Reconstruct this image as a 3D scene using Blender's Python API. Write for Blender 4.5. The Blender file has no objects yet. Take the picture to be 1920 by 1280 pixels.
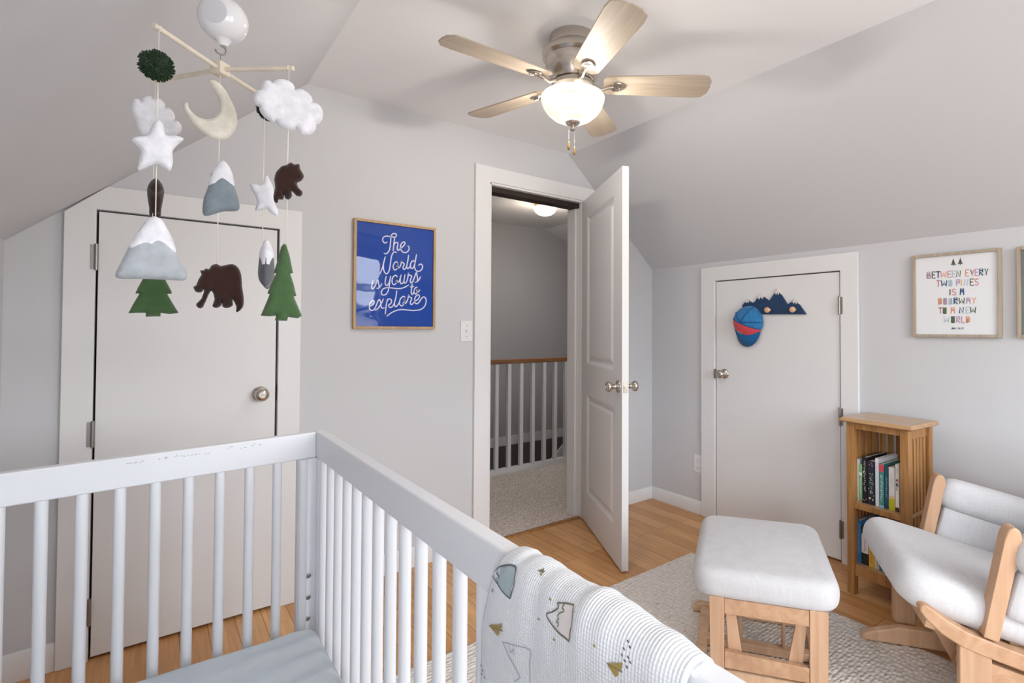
import bpy, math, random
from mathutils import Vector, Matrix, geometry, noise
random.seed(7)
R_ = math.radians
C = bpy.context.scene.collection
S = bpy.context.scene
# ------------------------------------------------------------------ camera
CF, CX, CY, CH = 981.618, 1079.948, 599.58, 1.2134
YAW, PIT, ROL = R_(-38.8386), R_(1.0676), R_(0.192)
_cy, _sy = math.cos(YAW), math.sin(YAW)
FW = Vector((-_sy*math.cos(PIT), _cy*math.cos(PIT), math.sin(PIT)))
_r = Vector((_cy, _sy, 0)); _u = _r.cross(FW)
RT = _r*math.cos(ROL)+_u*math.sin(ROL); UP = -_r*math.sin(ROL)+_u*math.cos(ROL)
CAM = Vector((0, 0, CH))
cam = bpy.data.cameras.new('camera'); cam_o = bpy.data.objects.new('camera', cam); C.objects.link(cam_o)
M = Matrix((RT, UP, -FW)).transposed().to_4x4(); M.translation = CAM
cam_o.matrix_world = M
cam.sensor_width = 36; cam.lens = 36*CF/1920
cam.shift_x = (960-CX)/1920; cam.shift_y = (CY-640)/1920
cam.clip_start = .02; cam.clip_end = 200
S.camera = cam_o
# ------------------------------------------------------------------ world, daylight, exposure
S.view_settings.view_transform = 'Standard'; S.view_settings.look = 'None'
S.view_settings.gamma = 1; S.view_settings.use_curve_mapping = False
S.view_settings.exposure = 0.12
W = bpy.data.worlds.new('sky'); S.world = W; W.use_nodes = True
nt = W.node_tree; nt.nodes.clear()
wo = nt.nodes.new('ShaderNodeOutputWorld'); bg = nt.nodes.new('ShaderNodeBackground')
tc = nt.nodes.new('ShaderNodeTexCoord'); sp = nt.nodes.new('ShaderNodeSeparateXYZ'); cr = nt.nodes.new('ShaderNodeValToRGB')
nt.links.new(tc.outputs['Generated'], sp.inputs[0]); 
tn = nt.nodes.new('ShaderNodeTexNoise'); tn.inputs['Scale'].default_value = 22; tn.inputs['Detail'].default_value = 6; nt.links.new(tc.outputs['Generated'], tn.inputs[0])
ma = nt.nodes.new('ShaderNodeMath'); ma.operation = 'MULTIPLY_ADD'; ma.inputs[1].default_value = -.30; nt.links.new(tn.outputs[0], ma.inputs[0])
mb = nt.nodes.new('ShaderNodeMath'); mb.operation = 'ADD'; mb.inputs[1].default_value = .15   # ragged tree line on the horizon
nt.links.new(sp.outputs['Z'], ma.inputs[2]); nt.links.new(ma.outputs[0], mb.inputs[0]); nt.links.new(mb.outputs[0], cr.inputs[0])
cr.color_ramp.elements[0].position = .052; cr.color_ramp.elements[0].color = (.16, .19, .15, 1)
e3 = cr.color_ramp.elements.new(0.0); e3.color = (.42, .41, .40, 1); e4 = cr.color_ramp.elements.new(.02); e4.color = (.16, .19, .15, 1)
e5 = cr.color_ramp.elements[-1]; e5.position = .075; e5.color = (.90, .95, 1, 1)
nt.links.new(cr.outputs[0], bg.inputs[0]); bg.inputs[1].default_value = 14.5
nt.links.new(bg.outputs[0], wo.inputs[0])
# room
D, RX, LX, HC = 2.6262, 2.8256, -.4055, 2.3349
AL, AR, KR, KL = .5307, 2.0475, 1.6529, 1.5122
YB = -1.25      # rear wall
WIN = [(1.12, 2.14, .82, 2.08), (-.02, .86, .95, 1.80)]  # second entry is an unseen window added to broaden the daylight
def arealight(name, loc, rot, sx, sy, power, col):
    l = bpy.data.lights.new(name, 'AREA'); l.shape = 'RECTANGLE'; l.size = sx; l.size_y = sy
    l.energy = power; l.color = col
    o = bpy.data.objects.new(name, l); C.objects.link(o); o.location = loc; o.rotation_euler = rot
    return o
for i, (a, b, c, d) in enumerate(WIN):
    p = arealight('window_daylight', ((a+b)/2, YB-.14, (c+d)/2), (R_(90), 0, 0), b-a, d-c, 1, (1, 1, 1))
    p.data.cycles.is_portal = True
LW = (-1.12, -.22, .55, 1.40)     # unseen window added to the left knee wall to light left-facing surfaces
p = arealight('window_daylight', (LX-.14, (LW[0]+LW[1])/2, (LW[2]+LW[3])/2), (0, R_(-90), 0), LW[3]-LW[2], LW[1]-LW[0], 1, (1, 1, 1))
p.data.cycles.is_portal = True
S.cycles.max_bounces = 14; S.cycles.diffuse_bounces = 10; S.cycles.transparent_max_bounces = 16
S.cycles.sample_clamp_indirect = 6
S.cycles.use_denoising = True

# ------------------------------------------------------------------ pixel rays
def ray(x, y): return FW+RT*((x-CX)/CF)-UP*((y-CY)/CF)
def onplane(x, y, p0, n):
    d = ray(x, y); n = Vector(n); t = (Vector(p0)-CAM).dot(n)/d.dot(n); return CAM+d*t
def aty(x, y, Y): return onplane(x, y, (0, Y, 0), (0, 1, 0))
def atx(x, y, X): return onplane(x, y, (X, 0, 0), (1, 0, 0))
def atz(x, y, Z): return onplane(x, y, (0, 0, Z), (0, 0, 1))
# ------------------------------------------------------------------ materials
def lin(h):
    h = h.lstrip('#'); v = [int(h[i:i+2], 16)/255 for i in (0, 2, 4)]
    return tuple([(c/12.92 if c <= .04045 else ((c+.055)/1.055)**2.4) for c in v]+[1])
def mat(name, col, rough=.6, metal=0, bump=None, var=None, emit=None, coat=0, spec=.5, sheen=0, trans=0, alpha=1):
    """bump=(scale, strength, distance, stretch) var=(scale, amount, stretch)"""
    m = bpy.data.materials.new(name); m.use_nodes = True; t = m.node_tree; N = t.nodes; L = t.links
    p = N['Principled BSDF']; p.inputs['Roughness'].default_value = rough; p.inputs['Metallic'].default_value = metal
    p.inputs['Specular IOR Level'].default_value = spec; p.inputs['Coat Weight'].default_value = coat
    p.inputs['Coat Roughness'].default_value = .08; p.inputs['Sheen Weight'].default_value = sheen
    p.inputs['Transmission Weight'].default_value = trans; p.inputs['Alpha'].default_value = alpha
    c = lin(col) if isinstance(col, str) else col
    p.inputs['Base Color'].default_value = c
    tcn = N.new('ShaderNodeTexCoord')
    def noi(scale, st, det=3):
        mp = N.new('ShaderNodeMapping'); L.new(tcn.outputs['Object'], mp.inputs[0]); mp.inputs['Scale'].default_value = st
        n = N.new('ShaderNodeTexNoise'); n.inputs['Scale'].default_value = scale; n.inputs['Detail'].default_value = det
        L.new(mp.outputs[0], n.inputs['Vector']); return n
    if var:
        n = noi(var[0], var[2] if len(var) > 2 else (1, 1, 1))
        mr = N.new('ShaderNodeMapRange'); mr.inputs['From Min'].default_value = .3; mr.inputs['From Max'].default_value = .7
        mr.inputs['To Min'].default_value = 1-var[1]; mr.inputs['To Max'].default_value = 1+var[1]
        L.new(n.outputs[0], mr.inputs[0])
        vm = N.new('ShaderNodeVectorMath'); vm.operation = 'SCALE'; vm.inputs[0].default_value = c[:3]
        L.new(mr.outputs[0], vm.inputs['Scale']); L.new(vm.outputs[0], p.inputs['Base Color'])
    if bump:
        n = noi(bump[0], bump[3] if len(bump) > 3 else (1, 1, 1))
        b = N.new('ShaderNodeBump'); b.inputs['Strength'].default_value = bump[1]; b.inputs['Distance'].default_value = bump[2]
        L.new(n.outputs[0], b.inputs['Height']); L.new(b.outputs[0], p.inputs['Normal'])
    if emit:
        p.inputs['Emission Color'].default_value = lin(emit[0]); p.inputs['Emission Strength'].default_value = emit[1]
    return m
def wood(name, c1, c2, axis='z', scale=1, rough=.45, coat=0, spec=.4):
    m = bpy.data.materials.new(name); m.use_nodes = True; t = m.node_tree; N = t.nodes; L = t.links
    p = N['Principled BSDF']; p.inputs['Roughness'].default_value = rough; p.inputs['Coat Weight'].default_value = coat
    p.inputs['Specular IOR Level'].default_value = spec
    tcn = N.new('ShaderNodeTexCoord'); mp = N.new('ShaderNodeMapping'); L.new(tcn.outputs['Object'], mp.inputs[0])
    s = {'x': (2, 30, 30), 'y': (30, 2, 30), 'z': (30, 30, 2)}[axis]
    mp.inputs['Scale'].default_value = [v*scale for v in s]
    n = N.new('ShaderNodeTexNoise'); n.inputs['Scale'].default_value = 1.5; n.inputs['Detail'].default_value = 5; n.inputs['Distortion'].default_value = 1.2
    L.new(mp.outputs[0], n.inputs['Vector'])
    r = N.new('ShaderNodeValToRGB'); r.color_ramp.elements[0].position = .32; r.color_ramp.elements[1].position = .68
    r.color_ramp.elements[0].color = lin(c1); r.color_ramp.elements[1].color = lin(c2)
    L.new(n.outputs[0], r.inputs[0]); L.new(r.outputs[0], p.inputs['Base Color'])
    b = N.new('ShaderNodeBump'); b.inputs['Strength'].default_value = .12; b.inputs['Distance'].default_value = .001
    L.new(n.outputs[0], b.inputs['Height']); L.new(b.outputs[0], p.inputs['Normal'])
    return m
def weave(name, col, scale=520, rough=.95, strength=.5, dist=.0006, amt=.06):
    m = bpy.data.materials.new(name); m.use_nodes = True; t = m.node_tree; N = t.nodes; L = t.links
    p = N['Principled BSDF']; p.inputs['Roughness'].default_value = rough; p.inputs['Sheen Weight'].default_value = .15
    p.inputs['Specular IOR Level'].default_value = .2
    tcn = N.new('ShaderNodeTexCoord'); hs = []
    for ax, st in (('a', (1, .04, .04)), ('b', (.04, 1, .04)), ('c', (.04, .04, 1))):
        mp = N.new('ShaderNodeMapping'); L.new(tcn.outputs['Object'], mp.inputs[0]); mp.inputs['Scale'].default_value = st
        n = N.new('ShaderNodeTexNoise'); n.inputs['Scale'].default_value = scale; n.inputs['Detail'].default_value = 1
        L.new(mp.outputs[0], n.inputs['Vector']); hs.append(n.outputs[0])
    a = N.new('ShaderNodeMath'); a.operation = 'ADD'; L.new(hs[0], a.inputs[0]); L.new(hs[1], a.inputs[1])
    a2 = N.new('ShaderNodeMath'); a2.operation = 'ADD'; L.new(a.outputs[0], a2.inputs[0]); L.new(hs[2], a2.inputs[1])
    mr = N.new('ShaderNodeMapRange'); mr.inputs['From Min'].default_value = 1.1; mr.inputs['From Max'].default_value = 1.9
    mr.inputs['To Min'].default_value = 1-amt; mr.inputs['To Max'].default_value = 1+amt; L.new(a2.outputs[0], mr.inputs[0])
    vm = N.new('ShaderNodeVectorMath'); vm.operation = 'SCALE'; vm.inputs[0].default_value = lin(col)[:3]
    L.new(mr.outputs[0], vm.inputs['Scale']); L.new(vm.outputs[0], p.inputs['Base Color'])
    b = N.new('ShaderNodeBump'); b.inputs['Strength'].default_value = strength; b.inputs['Distance'].default_value = dist
    L.new(a2.outputs[0], b.inputs['Height']); L.new(b.outputs[0], p.inputs['Normal'])
    return m
def planks():
    m = bpy.data.materials.new('bamboo_floor'); m.use_nodes = True; t = m.node_tree; N = t.nodes; L = t.links
    p = N['Principled BSDF']; p.inputs['Roughness'].default_value = .33; p.inputs['Specular IOR Level'].default_value = .4
    tcn = N.new('ShaderNodeTexCoord'); mp = N.new('ShaderNodeMapping'); L.new(tcn.outputs['Object'], mp.inputs[0])
    mp.inputs['Rotation'].default_value = (0, 0, R_(90))
    br = N.new('ShaderNodeTexBrick'); L.new(mp.outputs[0], br.inputs['Vector']); br.inputs['Scale'].default_value = 1
    br.inputs['Brick Width'].default_value = .92; br.inputs['Row Height'].default_value = .093; br.inputs['Mortar Size'].default_value = .0011
    br.inputs['Mortar Smooth'].default_value = .1; br.inputs['Bias'].default_value = 0; br.offset = .37
    br.inputs['Color1'].default_value = lin('d6a672'); br.inputs['Color2'].default_value = lin('c08c58'); br.inputs['Mortar'].default_value = lin('6f4c2c')
    # narrow bamboo strips inside each plank
    mp2 = N.new('ShaderNodeMapping'); L.new(tcn.outputs['Object'], mp2.inputs[0]); mp2.inputs['Rotation'].default_value = (0, 0, R_(90))
    b2 = N.new('ShaderNodeTexBrick'); L.new(mp2.outputs[0], b2.inputs['Vector']); b2.inputs['Scale'].default_value = 1
    b2.inputs['Brick Width'].default_value = .31; b2.inputs['Row Height'].default_value = .0186; b2.inputs['Mortar Size'].default_value = 0
    b2.inputs['Color1'].default_value = (1.09, 1.09, 1.08, 1); b2.inputs['Color2'].default_value = (.9, .88, .86, 1); b2.offset = .43
    mx = N.new('ShaderNodeMixRGB'); mx.blend_type = 'MULTIPLY'; mx.inputs[0].default_value = .8
    L.new(br.outputs[0], mx.inputs[1]); L.new(b2.outputs[0], mx.inputs[2])
    mp3 = N.new('ShaderNodeMapping'); L.new(tcn.outputs['Object'], mp3.inputs[0]); mp3.inputs['Scale'].default_value = (60, 3, 1)
    n = N.new('ShaderNodeTexNoise'); n.inputs['Scale'].default_value = 1.6; n.inputs['Detail'].default_value = 5; L.new(mp3.outputs[0], n.inputs['Vector'])
    mr = N.new('ShaderNodeMapRange'); mr.inputs['From Min'].default_value = .3; mr.inputs['From Max'].default_value = .7; mr.inputs['To Min'].default_value = .86; mr.inputs['To Max'].default_value = 1.12
    L.new(n.outputs[0], mr.inputs[0])
    vm = N.new('ShaderNodeVectorMath'); vm.operation = 'SCALE'; L.new(mx.outputs[0], vm.inputs[0]); L.new(mr.outputs[0], vm.inputs['Scale'])
    L.new(vm.outputs[0], p.inputs['Base Color'])
    b = N.new('ShaderNodeBump'); b.inputs['Strength'].default_value = .25; b.inputs['Distance'].default_value = .001; b.invert = True
    L.new(br.outputs['Fac'], b.inputs['Height']); L.new(b.outputs[0], p.inputs['Normal'])
    return m
def carpet(name, c1, c2, scale=260):
    m = bpy.data.materials.new(name); m.use_nodes = True; t = m.node_tree; N = t.nodes; L = t.links
    p = N['Principled BSDF']; p.inputs['Roughness'].default_value = 1; p.inputs['Specular IOR Level'].default_value = .1
    tcn = N.new('ShaderNodeTexCoord'); n = N.new('ShaderNodeTexNoise'); n.inputs['Scale'].default_value = scale; n.inputs['Detail'].default_value = 2
    L.new(tcn.outputs['Object'], n.inputs['Vector'])
    r = N.new('ShaderNodeValToRGB'); r.color_ramp.elements[0].position = .38; r.color_ramp.elements[1].position = .62
    r.color_ramp.elements[0].color = lin(c1); r.color_ramp.elements[1].color = lin(c2)
    L.new(n.outputs[0], r.inputs[0]); L.new(r.outputs[0], p.inputs['Base Color'])
    b = N.new('ShaderNodeBump'); b.inputs['Strength'].default_value = .8; b.inputs['Distance'].default_value = .004
    L.new(n.outputs[0], b.inputs['Height']); L.new(b.outputs[0], p.inputs['Normal'])
    return m
WALL = mat('wall_paint', 'c8c9cc', .75, bump=(90, .06, .001))
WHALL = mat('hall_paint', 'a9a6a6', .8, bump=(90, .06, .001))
CEIL = mat('ceiling_paint', 'ecedef', .8, bump=(60, .05, .001))
TRIM = mat('trim_paint', 'dfdfe0', .38, spec=.4)
DOORW = mat('door_paint', 'dededf', .42, spec=.4)
FLOOR = planks()
NICK = mat('brushed_nickel', 'c6beb5', .24, 1, var=(8, .06, (1, 1, 20)))
NICKD = mat('satin_hinge', '9b9894', .4, 1)
BLACK = mat('dark_gap', '17130f', .8)
HEADSHADE = mat('dark_stop', '2d211b', .7)
CRIBW = mat('crib_paint', 'e3e4e8', .4, spec=.45)
MAPLE = wood('maple_wood', 'b08a6c', 'c39f81', 'z', .5, .42)
MAPLEX = wood('maple_wood_long', 'ab8466', 'bf9a7b', 'x', .5, .42)
OAK = wood('oak_wood', '8d6136', 'b0814d', 'z', 1, .4, .1)
OAKT = wood('oak_top', 'a47f58', 'c39c70', 'y', 1, .28, .3)
BLADE = wood('limed_blade_wood', 'a89a88', 'c0b3a2', 'x', .6, .5)
FRAMEW = wood('frame_oak', 'a5855f', 'c0a079', 'z', 1, .5)
FRAMEL = wood('frame_pale_oak', '9b8d7b', 'b5a896', 'z', 1, .5)
RAILW = wood('handrail_wood', '7b5235', '976a48', 'x', .6, .4)
LINEN = weave('linen_fabric', 'c0bfc1')
SHEET = mat('sheet_fabric', 'c6d0d9', .9, sheen=.1, bump=(14, .25, .02))
# ------------------------------------------------------------------ object helpers
ORG = {}
def thing(name, label, cat, loc=(0, 0, 0), group=None):
    o = bpy.data.objects.new(name, None); C.objects.link(o); o.empty_display_size = .05
    o.location = loc; o['label'] = label; o['category'] = cat
    if group: o['group'] = group
    ORG[o.name] = Vector(loc)
    return o
class MB:
    def __init__(s): s.v = []; s.f = []; s.m = []
    def add(s, vs, fs, mi=0, M=None):
        k = len(s.v)
        s.v += [(M @ Vector(v)) if M else Vector(v) for v in vs]
        s.f += [[i+k for i in f] for f in fs]; s.m += [mi]*len(fs)
        return s
    def box(s, x0, x1, y0, y1, z0, z1, mi=0, M=None):
        vs = [(x, y, z) for z in (z0, z1) for y in (y0, y1) for x in (x0, x1)]
        return s.add(vs, [(0, 2, 3, 1), (4, 5, 7, 6), (0, 1, 5, 4), (2, 6, 7, 3), (0, 4, 6, 2), (1, 3, 7, 5)], mi, M)
    def prism(s, pts, d, mi=0, M=None, holes=None):
        """pts: 3D outline (planar), d: extrusion vector"""
        P = [Vector(p) for p in pts]; d = Vector(d); n = len(P)
        tri = geometry.tessellate_polygon([P])
        vs = P+[p+d for p in P]
        fs = [tuple(t) for t in tri]+[tuple(i+n for i in reversed(t)) for t in tri]
        fs += [(i, (i+1) % n, (i+1) % n+n, i+n) for i in range(n)]
        return s.add(vs, fs, mi, M)
    def tube(s, pts, r, n=10, mi=0, cap=True, M=None, closed=False):
        P = [Vector(p) for p in pts]; k = len(P)
        rs = r if isinstance(r, (list, tuple)) else [r]*k
        vs = []; fs = []; prev = None
        for i in range(k):
            if closed: t = P[(i+1) % k]-P[i-1]
            else: t = (P[min(i+1, k-1)]-P[max(i-1, 0)])
            t.normalize()
            if prev is None:
                a = Vector((0, 0, 1)) if abs(t.z) < .9 else Vector((1, 0, 0))
                u = t.cross(a).normalized()
            else: u = (prev-t*prev.dot(t)).normalized()
            prev = u; w = t.cross(u)
            for j in range(n):
                g = 2*math.pi*j/n; vs.append(P[i]+(u*math.cos(g)+w*math.sin(g))*rs[i])
        for i in range(k if closed else k-1):
            for j in range(n):
                a = i*n+j; b = i*n+(j+1) % n; c = ((i+1) % k)*n+(j+1) % n; d = ((i+1) % k)*n+j
                fs.append((a, b, c, d))
        if cap and not closed: fs += [tuple(range(n-1, -1, -1)), tuple((k-1)*n+j for j in range(n))]
        return s.add(vs, fs, mi, M)
    def lathe(s, prof, n=32, mi=0, M=None, cap=True):
        """profile [(r,z)] about z"""
        vs = []; fs = []; k = len(prof)
        for r, z in prof:
            for j in range(n):
                g = 2*math.pi*j/n; vs.append((max(r, 1e-5)*math.cos(g), max(r, 1e-5)*math.sin(g), z))
        for i in range(k-1):
            for j in range(n):
                fs.append((i*n+j, i*n+(j+1) % n, (i+1)*n+(j+1) % n, (i+1)*n+j))
        if cap: fs += [tuple(range(n-1, -1, -1)), tuple((k-1)*n+j for j in range(n))]
        return s.add(vs, fs, mi, M)
    def rbox(s, c, h, r, crown=0, n=14, mi=0, M=None, rxy=None):
        """cushion: rounded box; rxy = plan corner radius"""
        c = Vector(c); rxy = rxy or r; vid = {}; vs = []; fs = []
        def mp(x, y, z):
            px, py = x*h[0], y*h[1]
            ix, iy = max(-h[0]+rxy, min(h[0]-rxy, px)), max(-h[1]+rxy, min(h[1]-rxy, py))
            dx, dy = px-ix, py-iy; l = math.hypot(dx, dy); m_ = max(abs(dx), abs(dy))
            if l > 1e-9: k_ = m_/l; dx *= k_; dy *= k_
            e = max(0, (math.hypot(dx, dy)-(rxy-r)))/r if math.hypot(dx, dy) > rxy-r else 0
            pz = z*h[2]; iz = max(-h[2]+r, min(h[2]-r, pz)); dz = (pz-iz)/r
            if e > 0 and abs(dz) > 0:
                mm = max(e, abs(dz)); ll = math.hypot(e, dz); ne = e*mm/ll; dz = dz*mm/ll
                l2 = math.hypot(dx, dy); nl = (rxy-r)+ne*r
                if l2 > 0: dx *= nl/l2; dy *= nl/l2
            q = Vector((ix+dx, iy+dy, iz+dz*r))
            q.z += crown*math.copysign(1, z)*(1-x*x)*(1-y*y) if z else 0
            return c+q
        g = [-1+2*i/n for i in range(n+1)]
        # denser towards rim
        g = [math.sin(t*math.pi/2)*.35+t*.65 for t in g]
        def V(x, y, z):
            k = (round(x, 5), round(y, 5), round(z, 5))
            if k not in vid: vid[k] = len(vs); vs.append(mp(x, y, z))
            return vid[k]
        gz = [-1+2*i/6 for i in range(7)]
        for i in range(n):
            for j in range(n):
                a, b_, c_, d_ = g[i], g[i+1], g[j], g[j+1]
                fs.append((V(a, c_, 1), V(b_, c_, 1), V(b_, d_, 1), V(a, d_, 1)))
                fs.append((V(a, c_, -1), V(a, d_, -1), V(b_, d_, -1), V(b_, c_, -1)))
            for j in range(6):
                a, b_, z0, z1 = g[i], g[i+1], gz[j], gz[j+1]
                for sg in (-1, 1):
                    q = (V(a, sg, z0), V(b_, sg, z0), V(b_, sg, z1), V(a, sg, z1)); fs.append(q if sg < 0 else q[::-1])
                    q = (V(sg, a, z0), V(sg, b_, z0), V(sg, b_, z1), V(sg, a, z1)); fs.append(q if sg > 0 else q[::-1])
        return s.add(vs, fs, mi, M)
    def ribbon(s, pts, w, fn, mi=0, round_cap=True):
        """flat stroke in 2-D; fn maps (x,y)->3D"""
        P = [Vector(p[:2]) for p in pts]; k = len(P); vs = []; fs = []
        for i in range(k):
            t = (P[min(i+1, k-1)]-P[max(i-1, 0)])
            if t.length < 1e-9: t = Vector((1, 0))
            t.normalize(); nn = Vector((-t.y, t.x))*w/2
            vs += [fn(*(P[i]+nn)), fn(*(P[i]-nn))]
        for i in range(k-1): fs.append((2*i, 2*i+1, 2*i+3, 2*i+2))
        s.add(vs, fs, mi)
        if round_cap:
            for q in (P[0], P[-1]):
                s.add([fn(q.x+math.cos(a*math.pi/5)*w/2, q.y+math.sin(a*math.pi/5)*w/2) for a in range(10)], [tuple(range(10))], mi)
        return s
    def build(s, name, mats, parent=None, smooth=False, bevel=0, sub=0, label=None, seg=2, cat=None, group=None, kind=None, fixn=True, angle=40):
        if not isinstance(mats, (list, tuple)): mats = [mats]
        me = bpy.data.meshes.new(name)
        if parent is not None: org = ORG[parent.name]; ORG_key = True
        elif kind == 'structure': org = Vector((0, 0, 0))
        else:
            xs = [v.x for v in s.v]; ys = [v.y for v in s.v]; zs = [v.z for v in s.v]
            org = Vector(((min(xs)+max(xs))/2, (min(ys)+max(ys))/2, min(zs)))
        me.from_pydata([tuple(v-org) for v in s.v], [], s.f)
        for m in mats: me.materials.append(m)
        me.polygons.foreach_set('material_index', s.m)
        me.update()
        if fixn:
            import bmesh
            b = bmesh.new(); b.from_mesh(me); bmesh.ops.recalc_face_normals(b, faces=b.faces); b.to_mesh(me); b.free()
        o = bpy.data.objects.new(name, me); C.objects.link(o)
        if parent is not None: o.parent = parent
        else: o.location = org
        ORG[o.name] = org.copy()
        if smooth:
            me.polygons.foreach_set('use_smooth', [True]*len(me.polygons))
            if smooth != 'all':
                try: me.set_sharp_from_angle(angle=R_(angle))
                except Exception: pass
        if bevel:
            bm_ = o.modifiers.new('bevel', 'BEVEL'); bm_.width = bevel; bm_.segments = seg; bm_.limit_method = 'ANGLE'; bm_.angle_limit = R_(35)
            me.polygons.foreach_set('use_smooth', [True]*len(me.polygons))
            bm_.harden_normals = True
        if sub:
            sm = o.modifiers.new('sub', 'SUBSURF'); sm.levels = sub; sm.render_levels = sub
        if label: o['label'] = label
        if cat: o['category'] = cat
        if group: o['group'] = group
        if kind: o['kind'] = kind
        return o
def smoothline(pts, n=6):
    """Catmull-Rom through 2-D/3-D points"""
    P = [Vector(p) for p in pts]; out = []
    for i in range(len(P)-1):
        p0 = P[max(i-1, 0)]; p1 = P[i]; p2 = P[i+1]; p3 = P[min(i+2, len(P)-1)]
        for k in range(n):
            t = k/n
            out.append(.5*((2*p1)+(p2-p0)*t+(2*p0-5*p1+4*p2-p3)*t*t+(3*p1-p0-3*p2+p3)*t*t*t))
    out.append(P[-1]); return out
def axisM(o, z, x=None):
    z = Vector(z).normalized(); x = Vector(x or ((1, 0, 0) if abs(z.x) < .9 else (0, 1, 0))); y = z.cross(x).normalized(); x = y.cross(z)
    m = Matrix((x, y, z)).transposed().to_4x4(); m.translation = Vector(o); return m
def rect_rings(s, O, U, V, N_, u0, u1, v0, v1, rings, mi=0):
    """nested panel moulding rings: (inset, depth)"""
    prev = None
    for ins, dep in rings:
        c = [O+U*a+V*b+N_*dep for a, b in ((u0+ins, v0+ins), (u1-ins, v0+ins), (u1-ins, v1-ins), (u0+ins, v1-ins))]
        if prev:
            s.add(prev+c, [(i, (i+1) % 4, (i+1) % 4+4, i+4) for i in range(4)], mi)
        prev = c
    s.add(prev, [(0, 1, 2, 3)], mi)

# ================================================================== STRUCTURE
def zt(x):      # ceiling profile
    if x < AL: return KL+(x-LX)*(HC-KL)/(AL-LX)
    if x > AR: return HC-(x-AR)*(HC-KR)/(RX-AR)
    return HC
def wall_cols(cols, y0, y1, name, m):
    b = MB()
    for x0, x1, z0, z1 in cols:
        if z1 is not None: b.box(x0, x1, y0, y1, z0, z1); continue
        xs = [x0]+[q for q in (AL, AR) if x0 < q < x1]+[x1]
        top = [(x, y0, zt(x)) for x in reversed(xs)]
        b.prism([(x0, y0, z0), (x1, y0, z0)]+top, (0, y1-y0, 0))
    return b.build(name, m, kind='structure')
# closet opening c: x -.172...424 z<1.652 ; door opening 1.475..2.165 z<2.05
CX0, CX1, CZ = -.172, .424, 1.652
OX0, OX1, OZ = 1.474, 2.168, 2.05
wall_cols([(LX, CX0, 0, None), (CX0, CX1, CZ, None), (CX1, OX0, 0, None), (OX0, OX1, OZ, None), (OX1, RX, 0, None)], D, D+.12, 'wall_back', WALL)
# right knee wall with small door opening
DY0, DY1, DZ = 1.272, 2.064, 1.53
MB().box(RX, RX+.12, YB, DY0, 0, KR).box(RX, RX+.12, DY0, DY1, DZ, KR).box(RX, RX+.12, DY1, D, 0, KR).build('wall_right', WALL, kind='structure')
MB().box(LX-.12, LX, YB, LW[0], 0, KL).box(LX-.12, LX, LW[0], LW[1], 0, LW[2]).box(LX-.12, LX, LW[0], LW[1], LW[3], KL).box(LX-.12, LX, LW[1], D, 0, KL).build('wall_left', WALL, kind='structure')
w = MB(); e = .035
for y0, y1, z0, z1 in ((LW[0]-.07, LW[0], LW[2]-.07, LW[3]+.07), (LW[1], LW[1]+.07, LW[2]-.07, LW[3]+.07), (LW[0], LW[1], LW[3], LW[3]+.07), (LW[0], LW[1], LW[2]-.07, LW[2])): w.box(LX, LX+.018, y0, y1, z0, z1)
for y0, y1, z0, z1 in ((LW[0], LW[0]+e, LW[2], LW[3]), (LW[1]-e, LW[1], LW[2], LW[3]), (LW[0]+e, LW[1]-e, LW[3]-e, LW[3]), (LW[0]+e, LW[1]-e, LW[2], LW[2]+e)): w.box(LX-.09, LX-.05, y0, y1, z0, z1)
w.build('window_3', TRIM, kind='structure', bevel=.003)  # frame of the window added for light
MB().prism([(LX, YB, KL), (AL, YB, HC), (AL-.08, YB, HC+.1), (LX-.12, YB, KL+.02)], (0, D-YB+.12, 0)).build('wall_left_slope', WALL, kind='structure')
MB().prism([(RX, YB, KR), (AR, YB, HC), (AR+.08, YB, HC+.1), (RX+.12, YB, KR+.02)], (0, D-YB+.12, 0)).build('wall_right_slope', WALL, kind='structure')
MB().box(AL-.02, AR+.02, YB, D+.12, HC, HC+.1).build('ceiling', CEIL, kind='structure')
MB().box(LX-.12, RX+.12, YB-.12, D+.03, -.12, 0).box(LX-.12, OX0-.1, D+.03, D+.12, -.12, 0).box(OX1+.1, RX+.12, D+.03, D+.12, -.12, 0).build('floor', FLOOR, kind='structure')
# rear wall with one window, plus a second added to broaden the light
(a, b, c, d), (a2, b2, c2, d2) = WIN
wall_cols([(LX, a2, 0, None), (a2, b2, 0, c2), (a2, b2, d2, None), (b2, a, 0, None), (a, b, 0, c), (a, b, d, None), (b, RX, 0, None)], YB-.12, YB, 'wall_rear', WALL)
GLASS = mat('window_glass', 'ffffff', 0, trans=1, spec=.5)
for i, (a, b, c, d) in enumerate(WIN):
    w = MB()
    for x0, x1, z0, z1 in ((a-.08, a, c-.08, d+.08), (b, b+.08, c-.08, d+.08), (a, b, d, d+.08), (a, b, c-.08, c)):
        w.box(x0, x1, YB, YB+.018, z0, z1)
    e = .035; mz = (c+d)/2
    for x0, x1, z0, z1 in ((a, a+e, c, d), (b-e, b, c, d), (a+e, b-e, d-e, d), (a+e, b-e, c, c+e), (a+e, b-e, mz-.02, mz+.02)):
        w.box(x0, x1, YB-.09, YB-.05, z0, z1)
    wo_ = w.build('window_%d' % (i+1), TRIM, kind='structure', bevel=.003)  # the second frame belongs to the added window
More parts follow.
